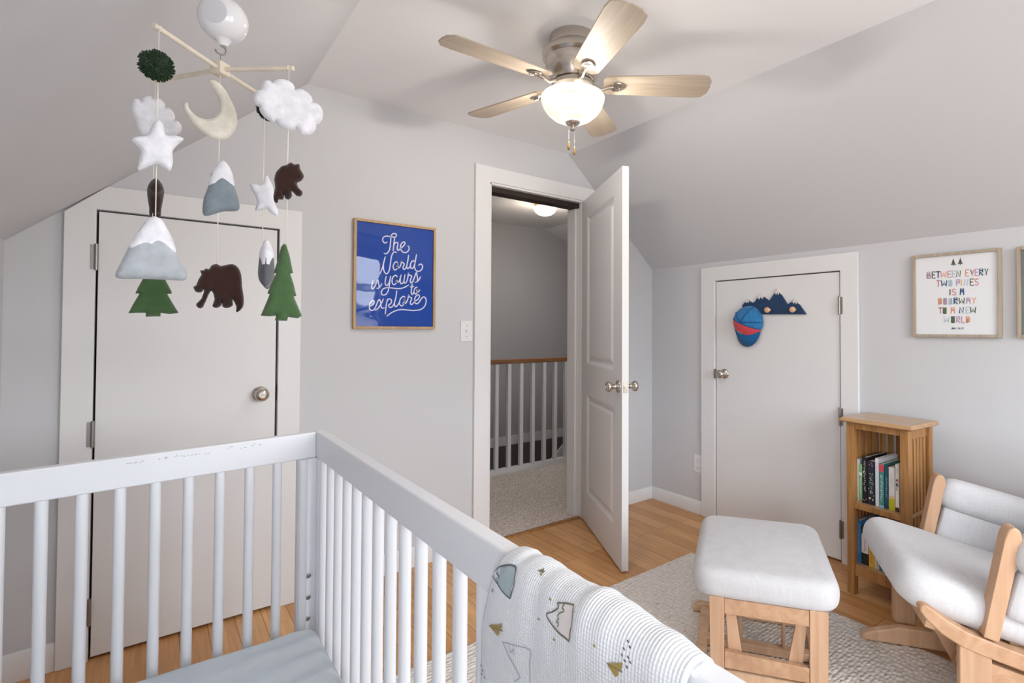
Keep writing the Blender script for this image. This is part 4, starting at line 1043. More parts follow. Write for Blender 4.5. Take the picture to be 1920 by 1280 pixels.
# planes
nN, nL, nR, nF, nH = vert(pN), vert(pL), vert(pR), vert(pF), vert(hub)
def ornament(name, label, cat, pix, P0, n, m, th=.012, sm=3, inner=.013, group='felt ornaments hanging from the mobile', grid=.0035):
    vs, fs = puff(flat(pix, P0, n, sm), n, th, inner=inner, grid=grid)
    return MB().add(vs, fs).build(name, m, smooth='all', label=label, cat=cat, group=group)
def zs(l, f): return [f(*p) for p in l]
star1 = zs([(372, 865), (410, 905), (430, 980), (500, 985), (560, 1010), (520, 1050), (480, 1100), (482, 1180), (460, 1243), (410, 1215), (357, 1192), (290, 1220), (225, 1240), (235, 1170), (248, 1100), (210, 1050), (178, 1010), (240, 990), (300, 980), (335, 900)], zoomA)
ornament('felt_star', 'large white felt star above the pale grey mountain, front left string', 'star ornament', star1, pN, nN, FW_)
def lobes(notches, k=7):
    out = []
    for i in range(len(notches)):
        x0_, y0_, bl = notches[i]; x1_, y1_, _ = notches[(i+1) % len(notches)]
        mx, my = (x0_+x1_)/2, (y0_+y1_)/2; dx, dy = x1_-x0_, y1_-y0_
        for j in range(k):
            a = math.pi*j/k
            c, s_ = math.cos(a), math.sin(a)
            out.append((mx-dx/2*c+dy*bl*s_, my-dy/2*c-dx*bl*s_))
    return out
cloud1 = zs(lobes([(185, 750, .45), (248, 738, .38), (338, 722, .30), (424, 785, .30), (487, 880, .42), (522, 972, .08), (430, 985, .15), (320, 975, .12), (240, 975, .05), (212, 880, .12)]), zoomA)
ornament('felt_cloud', 'smaller white felt cloud hanging behind the large white star', 'cloud ornament', cloud1, pL, nL, FW_, sm=1)
moon = zs([(745, 578), (800, 590), (860, 650), (910, 740), (945, 830), (945, 920), (900, 990), (830, 1018), (740, 995), (650, 930), (590, 850), (555, 780), (570, 745), (592, 755), (600, 790), (650, 840), (720, 868), (790, 850), (820, 790), (810, 720), (775, 650), (742, 600)], zoomA)
ornament('felt_moon', 'cream felt crescent moon hanging from the centre of the mobile', 'moon ornament', moon, hub, nH, FM, th=.010, inner=.010)
cloud2 = zs(lobes([(1125, 652, .42), (1208, 602, .30), (1370, 656, .26), (1494, 746, .40), (1524, 908, .46), (1382, 930, .22), (1236, 886, .20), (1112, 778, .42)]), zoomA)
ornament('felt_cloud', 'large white felt cloud on the right string of the mobile', 'cloud ornament', cloud2, pR, nR, FW_, th=.014, sm=1)
star2 = zs([(1168, 148), (1190, 190), (1210, 235), (1218, 300), (1225, 360), (1246, 400), (1240, 447), (1190, 420), (1162, 392), (1120, 405), (1080, 405), (1092, 350), (1080, 300), (1050, 250), (1043, 210), (1090, 212), (1125, 215), (1145, 170)], zoomB)
ornament('felt_star', 'smaller white felt star beside the small brown bear', 'star ornament', star2, pF, nF, FW_, th=.012)
# mountains
def mountain(label, body, cap, P0, n, mb, th=.016):
    t = thing('felt_mountain', label, 'mountain ornament', tuple(sum((onplane(x, y, P0, n) for x, y in body), Vector())/len(body)), group='felt ornaments hanging from the mobile')
    vs, fs = puff(flat(body, P0, n, 3), n, th, inner=.02); MB().add(vs, fs).build('mountain_body', mb, t, smooth='all')
    vs, fs = puff(flat(cap, P0, n, 3), n, th+.0004, rim=.0022, inner=.0185); MB().add(vs, fs).build('snow_cap', FW_, t, smooth='all')
    return t
mountain('large pale grey felt mountain with white top, front left string',
  zs([(350, 450), (400, 475), (440, 540), (480, 620), (500, 700), (540, 790), (583, 860), (570, 912), (470, 912), (330, 905), (200, 903), (90, 900), (62, 870), (100, 790), (150, 690), (190, 620), (250, 520), (300, 465)], zoomB),
  zs([(350, 448), (402, 473), (442, 540), (482, 618), (505, 712), (460, 712), (400, 695), (370, 735), (320, 740), (270, 705), (230, 700), (180, 700), (152, 670), (188, 618), (248, 518), (300, 463)], zoomB), pN, nN, FG)
mountain('heather grey felt mountain with white top above the walking bear',
  zs([(845, 40), (885, 80), (915, 150), (930, 230), (955, 310), (967, 385), (940, 410), (850, 412), (790, 430), (720, 445), (697, 415), (705, 320), (735, 240), (755, 150), (800, 70)], zoomB),
  zs([(845, 38), (887, 80), (918, 150), (930, 232), (915, 240), (870, 235), (830, 240), (795, 256), (765, 240), (738, 228), (757, 150), (800, 68)], zoomB), hub, nH, FDG, .015)
# edge-on mountain on the far string
n2 = Matrix.Rotation(R_(72), 3, 'Z') @ nF
def edgeon(pix_center_x, ys_w, P0, n0, n1):
    pass
def turned(pairs, cx_, P0, nf, turn):
    """outline given as (half-width m, pixel y) seen face-on, then turned about the string"""
    n1 = Matrix.Rotation(R_(turn), 3, 'Z') @ nf; U = Vector((0, 0, 1)).cross(n1).normalized(); out = []
    for hw, py in pairs:
        q = onplane(cx_, py, P0, nf); out.append(q+U*hw)
    return out, n1
cx_ = 200+1162/3.879
yy = lambda v: 290+v/3.879
body = [(0, yy(618)), (.012, yy(680)), (.024, yy(760)), (.037, yy(850)), (.047, yy(930)), (.044, yy(968)), (0, yy(965)), (-.044, yy(968)), (-.047, yy(930)), (-.037, yy(850)), (-.024, yy(760)), (-.012, yy(680))]
o3, n1 = turned(body, cx_, pF, nF, 87)
t = thing('felt_mountain', 'edge-on charcoal felt mountain with white top beside the right green tree', 'mountain ornament', tuple(o3[0]), group='felt ornaments hanging from the mobile')
vs, fs = puff(smoothline(o3+[o3[0]], 3)[:-1], n1, .0155, inner=.034, pw=.85); MB().add(vs, fs).build('mountain_body', FCH, t, smooth='all')
capo, _ = turned([(0, yy(616)), (.012, yy(680)), (.024, yy(760)), (.031, yy(820)), (.018, yy(795)), (.008, yy(815)), (-.008, yy(790)), (-.02, yy(815)), (-.031, yy(820)), (-.024, yy(760)), (-.012, yy(680))], cx_, pF, nF, 87)
vs, fs = puff(smoothline(capo+[capo[0]], 3)[:-1], n1, .0165, rim=.0022, inner=.031, pw=.80); MB().add(vs, fs).build('snow_cap', FW_, t, smooth='all')
# trees
tree1 = zs([(345, 700), (380, 760), (430, 915), (470, 990), (474, 1010), (440, 1012), (480, 1080), (524, 1150), (460, 1158), (392, 1150), (392, 1175), (284, 1178), (284, 1150), (230, 1150), (157, 1152), (190, 1090), (238, 1010), (208, 1008), (230, 960), (265, 900), (310, 770)], zoomB)
ornament('felt_tree', 'green felt pine tree hanging below the pale grey mountain', 'tree ornament', tree1, pL, nL, FGR, sm=1, th=.011)
tree2 = zs([(1288, 645), (1306, 655), (1330, 730), (1356, 860), (1335, 865), (1360, 940), (1380, 1028), (1360, 1030), (1390, 1100), (1420, 1170), (1390, 1190), (1320, 1180), (1312, 1208), (1224, 1205), (1232, 1170), (1180, 1175), (1120, 1170), (1150, 1100), (1185, 1015), (1168, 1008), (1200, 930), (1232, 862), (1214, 858), (1240, 780), (1268, 670)], zoomB)
ornament('felt_tree', 'tall green felt pine tree at the bottom of the right string', 'tree ornament', tree2, pR, nR, FGR, sm=1, th=.012)
# bears
bear = zs([(630, 958), (650, 950), (668, 905), (690, 870), (678, 842), (705, 840), (722, 826), (745, 832), (762, 805), (800, 793), (830, 808), (870, 800), (920, 795), (960, 825), (980, 880), (985, 960), (998, 1050), (990, 1110), (955, 1143), (940, 1138), (943, 1105), (915, 1050), (918, 1095), (880, 1114), (842, 1105), (838, 1060), (835, 1095), (800, 1114), (768, 1100), (785, 1050), (765, 990), (740, 1020), (700, 1110), (665, 1112), (650, 1085), (690, 1045), (710, 975), (690, 1000), (650, 998), (635, 975)], zoomB)
ornament('felt_bear', 'dark brown felt bear walking left, at the bottom of the centre string', 'bear ornament', bear, hub, nH, FB, sm=2, th=.012, inner=.011, grid=.0028)
bear2 = zs([(1230, 130), (1270, 85), (1310, 75), (1338, 55), (1365, 72), (1400, 68), (1408, 105), (1436, 155), (1415, 190), (1385, 205), (1395, 240), (1425, 270), (1415, 300), (1380, 298), (1345, 262), (1348, 300), (1325, 326), (1298, 315), (1290, 290), (1285, 325), (1250, 325), (1245, 348), (1222, 345), (1212, 300), (1225, 240), (1218, 180)], zoomB)
ornament('felt_bear', 'small brown felt bear turned right, above the tall green tree', 'bear ornament', bear2, pR, nR, FB, sm=2, th=.014, inner=.012, grid=.0028)
# edge-on bear on the left string
cx_ = 200+355/3.879
bo = [(.0, yy(180)), (.03, yy(190)), (.044, yy(240)), (.046, yy(330)), (.044, yy(445)), (.025, yy(440)), (.022, yy(370)), (-.01, yy(365)), (-.014, yy(440)), (-.032, yy(440)), (-.034, yy(340)), (-.052, yy(300)), (-.05, yy(240)), (-.03, yy(195))]
o3, n1 = turned(bo, cx_, pL, nL, 90)
vs, fs = puff(smoothline(o3+[o3[0]], 3)[:-1], n1, .0135, inner=.028, pw=.75)
MB().add(vs, fs).build('felt_bear', FB, smooth='all', label='brown felt bear seen edge-on between the star and the pale mountain', cat='bear ornament', group='felt ornaments hanging from the mobile')
# pompoms
def pompom(c, r, label):
    b = MB(); rr = random.Random(int(c.x*1000))
    for k in range(1100):
        v = Vector((rr.gauss(0, 1), rr.gauss(0, 1), rr.gauss(0, 1))).normalized(); L_ = r*rr.uniform(.86, 1.04)
        t_ = v.orthogonal().normalized(); w_ = v.cross(t_); q = c+v*L_; p = c+v*r*.45; d = .0009
        vs = [p+t_*d, p-t_*.5*d+w_*.86*d, p-t_*.5*d-w_*.86*d, q+t_*d*1.3, q-t_*.6*d+w_*d, q-t_*.6*d-w_*d]
        b.add(vs, [(0, 1, 4, 3), (1, 2, 5, 4), (2, 0, 3, 5), (3, 4, 5)])
    b.lathe([(r*.8*math.sin(math.pi*k/10), -r*.8*math.cos(math.pi*k/10)) for k in range(11)], 16, 0, Matrix.Translation(c))
    b.build('yarn_pompom', PG, label=label, cat='pompom', group='green pompoms on the mobile', fixn=False)
pompom(onplane(293, 123, pN, nN), .0245, 'dark green yarn pompom at the top of the front left string')
pompom(onplane(505, 205, pF, nF), .0245, 'dark green yarn pompom half hidden behind the large cloud')
# strings (cotton threads tied round the rods)
def string(P0, x, y, n, top):
    q = onplane(x, y, P0, n)
    MB().tube([top, Vector((q.x, q.y, q.z))], .0009, 6).build('string', STR, mo, smooth='all')
def knot(p, d): 
    d = d.normalized(); u = d.orthogonal().normalized(); w = d.cross(u)
    MB().tube([p+(u*math.cos(a)+w*math.sin(a))*.0048 for a in [k*math.pi/6 for k in range(12)]], .0008, 6, closed=True).build('string_knot', STR, mo, smooth='all')
for P0, n, x, y, f in ((pN, nN, 290, 410, .93), (pL, nL, 291, 530, 1.0), (hub, nH, 411, 500, None), (pR, nR, 533, 465, .94), (pF, nF, 498, 455, .95)):
    top = hub+Vector((0, 0, -.0115)) if f is None else hub.lerp(P0, min(f, .985))
    q = onplane(x, y, P0, n)
    MB().tube([top, Vector((top.x, top.y, q.z))], .0009, 6).build('string', STR, mo, smooth='all')
    if f: knot(top, P0-hub)
# ================================================================== RUG
RUG = bpy.data.materials.new('woven_wool_rug'); RUG.use_nodes = True; _t = RUG.node_tree; _p = _t.nodes['Principled BSDF']; _p.inputs['Roughness'].default_value = 1; _p.inputs['Specular IOR Level'].default_value = .1
_tc = _t.nodes.new('ShaderNodeTexCoord'); _mp = _t.nodes.new('ShaderNodeMapping'); _mp.inputs['Scale'].default_value = (40, 66, 1); _t.links.new(_tc.outputs['Object'], _mp.inputs[0])
_v = _t.nodes.new('ShaderNodeTexVoronoi'); _v.inputs['Scale'].default_value = 1; _v.inputs['Randomness'].default_value = .55; _t.links.new(_mp.outputs[0], _v.inputs['Vector'])
_n2 = _t.nodes.new('ShaderNodeTexNoise'); _n2.inputs['Scale'].default_value = 55; _t.links.new(_tc.outputs['Object'], _n2.inputs['Vector'])
_mp2 = _t.nodes.new('ShaderNodeMapping'); _mp2.inputs['Scale'].default_value = (14, 46, 1); _t.links.new(_tc.outputs['Object'], _mp2.inputs[0])
_n3 = _t.nodes.new('ShaderNodeTexNoise'); _n3.inputs['Scale'].default_value = 2.1; _n3.inputs['Detail'].default_value = 2; _t.links.new(_mp2.outputs[0], _n3.inputs['Vector'])
_r = _t.nodes.new('ShaderNodeValToRGB'); _r.color_ramp.elements[0].color = lin('e8e2db'); _r.color_ramp.elements[0].position = .62; _r.color_ramp.elements[1].color = lin('a39e9a'); _r.color_ramp.elements[1].position = .78
_t.links.new(_n3.outputs[0], _r.inputs[0])
_mr = _t.nodes.new('ShaderNodeMapRange'); _mr.inputs['From Min'].default_value = .1; _mr.inputs['From Max'].default_value = .75; _mr.inputs['To Min'].default_value = 1.06; _mr.inputs['To Max'].default_value = .84; _t.links.new(_v.outputs['Distance'], _mr.inputs[0])
_vm = _t.nodes.new('ShaderNodeVectorMath'); _vm.operation = 'SCALE'; _t.links.new(_r.outputs[0], _vm.inputs[0]); _t.links.new(_mr.outputs[0], _vm.inputs['Scale']); _t.links.new(_vm.outputs[0], _p.inputs['Base Color'])
_bb = _t.nodes.new('ShaderNodeBump'); _bb.invert = True; _bb.inputs['Strength'].default_value = .95; _bb.inputs['Distance'].default_value = .009; _t.links.new(_v.outputs['Distance'], _bb.inputs['Height']); _t.links.new(_bb.outputs[0], _p.inputs['Normal'])
rx0, rx1, ry0, ry1 = .60, 2.288, -.45, 1.84
b = MB(); nx, ny = 120, 160; vs = []; fs = []
def edge(x, y):
    e = min(x-rx0, rx1-x, y-ry0, ry1-y); return min(1, max(0, e/.012))
for j in range(ny+1):
    for i in range(nx+1):
        x = rx0+(rx1-rx0)*i/nx; y = ry0+(ry1-ry0)*j/ny
        wob = .0035*noise.noise(Vector((x*14, y*14, 1)))
        ex = wob if i in (0, nx) else 0; ey = wob if j in (0, ny) else 0
        vs.append((x+ex, y+ey, .0015+.0115*(edge(x, y)**.5)+.0012*noise.noise(Vector((x*30, y*30, 5)))))
for j in range(ny):
    for i in range(nx): a = j*(nx+1)+i; fs.append((a, a+1, a+nx+2, a+nx+1))
rim = [i for i in range(nx+1)]+[(j+1)*(nx+1)-1 for j in range(1, ny+1)]+[ny*(nx+1)+i for i in range(nx-1, -1, -1)]+[j*(nx+1) for j in range(ny-1, 0, -1)]
k = len(vs); vs += [(vs[i][0], vs[i][1], .0002) for i in rim]; n = len(rim)
for i in range(n): fs.append((rim[i], k+i, k+(i+1) % n, rim[(i+1) % n]))
b.add(vs, fs).build('rug', RUG, smooth='all', label='cream chunky woven wool rug on the bamboo floor', cat='rug', fixn=False)

# ================================================================== BOOKCASE
BA = R_(4.5); bu = Vector((-math.sin(BA), -math.cos(BA), 0)); bw = Vector((math.cos(BA), -math.sin(BA), 0)); BO = Vector((2.527, 1.120, 0))
BM = Matrix(((bu.x, bw.x, 0, BO.x), (bu.y, bw.y, 0, BO.y), (0, 0, 1, 0), (0, 0, 0, 1)))   # (u right, w into wall, z)
bc = thing('bookcase', 'narrow slatted oak bookcase standing between the small door and the glider chair', 'bookcase', tuple(BO))
BWd, BDp, ps = .266, .238, .034; TZ = .787
for u in (0, BWd-ps):
    for w in (0, BDp-ps): MB().box(u, u+ps, w, w+ps, 0, TZ, 0, BM).build('post', OAK, bc, bevel=.002)
pr = [(-.018, TZ+.0), (-.026, TZ+.010), (-.020, TZ+.016), (-.017, TZ+.0225)]
b = MB(); lv = []
for off, z in ((-.012, TZ), (-.024, TZ+.007), (-.025, TZ+.011), (-.018, TZ+.016), (-.016, TZ+.022)):
    lv.append([BM @ Vector(q+(z,)) for q in ((off, off), (BWd-off, off), (BWd-off, BDp+.006), (off, BDp+.006))])
vs = [p for l_ in lv for p in l_]; fs = [(3, 2, 1, 0)]+[(4*(len(lv)-1)+i for i in range(4))]
fs = [(3, 2, 1, 0), tuple(4*(len(lv)-1)+i for i in range(4))]
for k in range(len(lv)-1): fs += [(4*k+i, 4*k+(i+1) % 4, 4*k+4+(i+1) % 4, 4*k+4+i) for i in range(4)]
b.add(vs, fs).build('top', OAKT, bc, bevel=.0015)
ZS1, ZS0 = .420, .138
for nm, zs_ in (('shelf', ZS1), ('shelf', ZS0)):
    MB().box(ps*.3, BWd-ps*.3, .006, BDp-.008, zs_-.018, zs_, 0, BM).build(nm, OAKT, bc, bevel=.0015)
MB().box(ps, BWd-ps, .004, .022, ZS0-.05, ZS0-.0005, 0, BM).build('bottom_apron', OAK, bc, bevel=.0015)
MB().box(ps, BWd-ps, .004, .020, ZS1-.026, ZS1-.0005, 0, BM).build('shelf_edge', OAK, bc, bevel=.0015)
MB().box(ps, BWd-ps, .004, .022, TZ-.028, TZ, 0, BM).build('top_apron', OAK, bc, bevel=.0015)
for u in (.008, BWd-.026):
    for z0_, z1_ in ((TZ-.045, TZ), (ZS0-.05, ZS0-.005)): MB().box(u, u+.016, ps, BDp-ps, z0_, z1_, 0, BM).build('side_rail', OAK, bc, bevel=.0015)
    for k in range(5):
        w = ps+.012+k*.0315
        MB().box(u+.003, u+.015, w, w+.020, ZS0-.005, TZ-.045, 0, BM).build('side_slat', OAK, bc, bevel=.0015)
for z0_, z1_ in ((TZ-.045, TZ), (ZS0-.05, ZS0-.005)): MB().box(ps, BWd-ps, BDp-.026, BDp-.008, z0_, z1_, 0, BM).build('back_rail', OAK, bc, bevel=.0015)
for k in range(5):
    u = ps+.012+k*.0365
    MB().box(u, u+.024, BDp-.023, BDp-.011, ZS0-.005, TZ-.045, 0, BM).build('back_slat', OAK, bc, bevel=.0015)
# ---- books
PAGE = mat('book_pages', 'd8d2c4', .9)
BMi = BM.inverted()
def bookuz(px, py, w=.037):
    p = onplane(px, py, BM @ Vector((0, w, 0)), bw); q = BMi @ p; return q.x, q.z
def book(label, u0, u1, h, depth, col, group, zb, deco=None, w0=.037, title=None, band=None):
    t = thing('book', label, 'book', tuple(BM @ Vector(((u0+u1)/2, w0, zb))), group=group)
    cm = mat('book_cover', col, .45)
    g = .0018; b = MB()
    b.box(u0, u1, w0, w0+g, zb, zb+h, 0, BM).box(u0, u0+g, w0, w0+depth, zb, zb+h, 0, BM).box(u1-g, u1, w0, w0+depth, zb, zb+h, 0, BM)
    b.build('cover', cm, t, bevel=.0006)
    MB().box(u0+g, u1-g, w0+g, w0+depth-.004, zb+.003, zb+h-.003, 0, BM).build('pages', PAGE, t)
    fb = MB(); mats = []
    def pf(a, c, o_=.0004): return BM @ Vector((a, w0-o_, c))
    uw = u1-u0
    for it in (deco or []):
        kind, col2 = it[0], it[1]
        mats.append(mat('spine_print', col2, .5)); mi = len(mats)-1
        if kind == 'band':
            a, c = it[2], it[3]; fb.add([pf(u0, zb+h*a), pf(u1, zb+h*a), pf(u1, zb+h*c), pf(u0, zb+h*c)], [(0, 1, 2, 3)], mi)
        elif kind == 'text':     # worn title running down the spine, too small to read
            a, c, sw_ = it[2], it[3], it[4]; r = random.Random(int(u0*1e5)+mi); P = []; z = zb+h*c
            while z > zb+h*a:
                P = [(u0+uw*(.5+sw_*r.uniform(-.5, .5)), z-k*.0022) for k in range(4)]
                fb.ribbon(P, .0009+uw*.03, lambda x, y: pf(x, y, .0008), mi, round_cap=False); z -= .0095
        elif kind == 'abc':
            for q, ch in enumerate('ABC'):
                for st in GLY[ch]:
                    s_ = [(u0+uw*(.25+.5*(x)), zb+h*(.62-.085*q)+y*h*.065) for x, y in st]
                    fb.ribbon(s_, .0022, lambda x, y: pf(x, y, .0008), mi if q != 1 else max(0, mi-1), round_cap=False)
        elif kind == 'dots':
            a, c, nn_, rr = it[2:6]; r = random.Random(mi*7+int(u0*1e4))
            for k in range(nn_):
                x, z = u0+uw*r.uniform(.15, .85), zb+h*r.uniform(a, c)
                fb.add([pf(x+rr*math.cos(q), z+rr*1.3*math.sin(q), .001) for q in [0, 1.05, 2.1, 3.14, 4.19, 5.24]], [tuple(range(6))], mi)
    if deco: fb.build('spine_design', mats, t, fixn=False)
    return t
Z12 = lambda x, y: (1600+x/12.8, 850+y/12.8)
G1 = 'books on the upper shelf'
rowA = [ # x0,x1,ytop, colour, depth, label, deco
 (72, 130, 130, 'dfe3ea', .17, 'thin white book, leftmost on the upper shelf', [('text', '6a77a8', .15, .9, .3), ('dots', '6c8a4e', .05, .18, 3, .002)]),
 (132, 213, 255, '86b581', .15, 'short pale green book beside the thin white book', [('band', 'd5e6d6', .70, .78), ('text', 'e7efe4', .25, .65, .4), ('dots', 'c4476a', .0, .06, 5, .002)]),
 (215, 330, 90, '17161c', .19, 'tall thick black book on the upper shelf', [('text', 'dedbe0', .25, .92, .45), ('dots', 'e8e2e0', .66, .72, 3, .0025), ('dots', 'd59a90', .05, .1, 3, .002)]),
 (338, 520, 190, '1b2230', .17, 'dark floral patterned book on the upper shelf', [('dots', 'c3b35a', .08, .75, 14, .0022), ('dots', '9a5a94', .8, .97, 4, .003), ('text', '6e8fb0', .25, .72, .5), ('dots', 'dce3c4', .05, .2, 4, .003)]),
 (524, 614, 120, 'd9dae0', .19, 'white book with faint grey lettering right of the dark floral book', [('text', '9ba2b4', .08, .92, .35)]),
 (617, 738, 250, '3e8379', .165, 'teal book with a red panel at the top of its spine', [('band', 'c94358', .82, .985), ('text', 'e8edea', .15, .75, .6), ('band', '8fb7d4', .0, .05)]),
 (748, 843, 340, '1d4a60', .16, 'dark teal blue book on the upper shelf', [('text', 'a9bcc8', .3, .78, .35), ('dots', '25303a', .02, .1, 4, .003)]),
 (846, 995, 335, 'd3d0cc', .15, 'short cream book with yellow green foot on its spine', [('band', 'b0ae1e', .0, .27), ('band', 'd2b49a', .27, .34), ('text', 'b5aaa6', .5, .85, .4)]),
 (1002, 1100, 262, 'd9d4c8', .165, 'cream alphabet book, rightmost on the upper shelf', [('band', '42201f', .0, .09), ('text', '46454d', .84, .9, .2), ('abc', '2c527f'), ('abc', 'b8414a')]),
]
ucur = None
for x0_, x1_, yt, col, dp, lab, deco in rowA:
    ua = bookuz(*Z12(x0_, 600))[0]; ub = bookuz(*Z12(x1_, 600))[0]; zt_ = bookuz(*Z12((x0_+x1_)/2, yt))[1]
    ua = max(ua, ps*.3+.011); ub = min(ub, BWd-.027)
    if ub-ua < .012: ua = ub-.02
    book(lab, ua+.0003, ub-.0003, zt_-ZS1, dp, col, G1, ZS1+.0004, deco)
G2 = 'books on the lower shelf'
Z4 = lambda x, y: (1590+x/4.742, 840+y/4.742)
rowB = [(75, 119, .195, '2e78b4', .17, 'bright blue book, leftmost on the lower shelf', [('text', 'cfe0ee', .25, .9, .4)]),
 (121, 182, .175, '262226', .16, 'dark book with a white label on its spine, lower shelf', [('band', 'ddd7d8', .3, .8), ('text', '7b4a52', .35, .75, .4)]),
 (184, 231, .160, 'd3a437', .15, 'yellow book on the lower shelf', [('text', '6c4a22', .1, .9, .5)]),
 (233, 256, .150, 'ded3b6', .15, 'slim cream book right of the yellow book', [('text', 'a38f6a', .1, .8, .3)]),
 (258, 277, .150, 'cfc0bf', .14, 'slim pale pink book on the lower shelf', [('text', '9b8086', .1, .8, .3)]),
 (279, 345, .140, '17788f', .15, 'teal book, rightmost on the lower shelf', [('text', '9fc9d2', .1, .8, .4)])]
for x0_, x1_, h, col, dp, lab, deco in rowB:
    ua = bookuz(*Z4(x0_, 900))[0]; ub = bookuz(*Z4(x1_, 900))[0]
    ua = max(ua, ps*.3+.011); book(lab, ua+.0003, ub-.0003, h, dp, col, G2, ZS0+.0004, deco)

# ================================================================== GLIDER CHAIR AND OTTOMAN
gb = Vector((.559, -.829, 0)); gs = Vector((.829, .559, 0)); GO = Vector((1.77, 1.11, 0))
GM = Matrix(((gb.x, gs.x, 0, GO.x), (gb.y, gs.y, 0, GO.y), (0, 0, 1, 0), (0, 0, 0, 1)))
ZR = .0155
MAPLEY = wood('maple_wood_deep', 'c29b7a', 'd6b493', 'z', .5, .45)
def board(b, pts, s0, s1, M_=GM): return b.prism([M_ @ Vector((x, s0, z)) for x, z in pts], M_.to_3x3() @ Vector((0, s1-s0, 0)))
ot = thing('glider_ottoman', 'gliding ottoman with light grey cushion and maple frame on the rug', 'ottoman', tuple(GO))
b = MB(); b.rbox((.012, .038, .355), (.236, .292, .048), .036, crown=.012, n=28, M=GM, rxy=.075)
for i, v in enumerate(b.v):
    q = GM.inverted() @ v
    if q.z > .37: v.z += .003*noise.noise(Vector((q.x*7, q.y*7, 0)))
b.build('cushion', LINEN, ot, smooth='all', sub=1)
for sn, sf, far in ((-.245, -.222, 0), (.262, .285, 1)):
    board(MB(), [(-.16, .075), (-.152, .066), (-.137, .063), (-.115, .063), (-.115, .316), (-.163, .316)], sn, sf).build('frame_leg', MAPLE, ot, bevel=.003)
    board(MB(), [(.149, .063), (.185, .063), (.198, .070), (.203, .085), (.205, .316), (.149, .316)], sn, sf).build('frame_leg', MAPLE, ot, bevel=.003)
    board(MB(), [(-.1148, .083), (.1488, .083), (.1488, .130), (-.1148, .138)], sn+.002, sf-.002).build('bottom_rail', MAPLEX, ot, bevel=.003)
    board(MB(), [(-.1148, .262), (.1488, .262), (.1488, .312), (-.1148, .312)], sn+.003, sf-.003).build('apron', MAPLEX, ot, bevel=.002)
for x in (-.12, .17): MB().box(x, x+.02, -.222, .262, .27, .31, 0, GM).build('seat_support', MAPLEY, ot, bevel=.002)
for s0_ in (-.205, .215):
    board(MB(), [(-.255, ZR), (.27, ZR), (.272, ZR+.02), (.25, ZR+.038), (-.235, ZR+.038), (-.258, ZR+.018)], s0_, s0_+.032).build('base_foot', MAPLEY, ot, bevel=.006)
    for xa in (-.135, .175): board(MB(), [(xa-.018, ZR+.038), (xa+.018, ZR+.038), (xa+.014, .25), (xa-.014, .25)], s0_+.004, s0_+.024).build('base_upright', MAPLEY, ot, bevel=.003)
    sl = -.219 if s0_ < 0 else .237
    for x0_, x1_ in ((-.098, -.078), (.132, .108)):
        sg = 1 if x0_ < 0 else -1
        board(MB(), [(x0_-.016, .285), (x0_+.016, .285), (x1_+.022, .115), (x1_+.012, .10), (x1_-.012, .10), (x1_-.024, .115)], sl-.0, sl+.012).build('swing_link', MAPLE, ot, bevel=.003)
for x in (-.20, .20): MB().box(x-.02, x+.02, -.173, .215, ZR+.002, ZR+.03, 0, GM).build('base_crossbar', MAPLEY, ot, bevel=.004)
for x in (-.062, .088):
    MB().tube([GM @ Vector((x, .0, ZR+.03)), GM @ Vector((x, .0, .28))], .007, 14).build('dowel', MAPLE, ot, smooth=True)
MB().box(-.20, .20, -.02, .02, ZR+.003, ZR+.032, 0, GM).build('base_crossbar', MAPLEY, ot, bevel=.004)
MB().box(-.115, .165, -.012, .012, .272, .30, 0, GM).build('centre_rail', MAPLEY, ot, bevel=.003)

ch = thing('glider_chair', 'maple glider chair with light grey seat cushions cut off by the right edge', 'chair', tuple(GM @ Vector((.75, 0, 0))))
PVb, PVz = .55, .34; TA = R_(14.5)
GT = GM @ Matrix.Translation((PVb, 0, PVz)) @ Matrix.Rotation(TA, 4, 'Y') @ Matrix.Translation((-PVb, 0, -PVz))
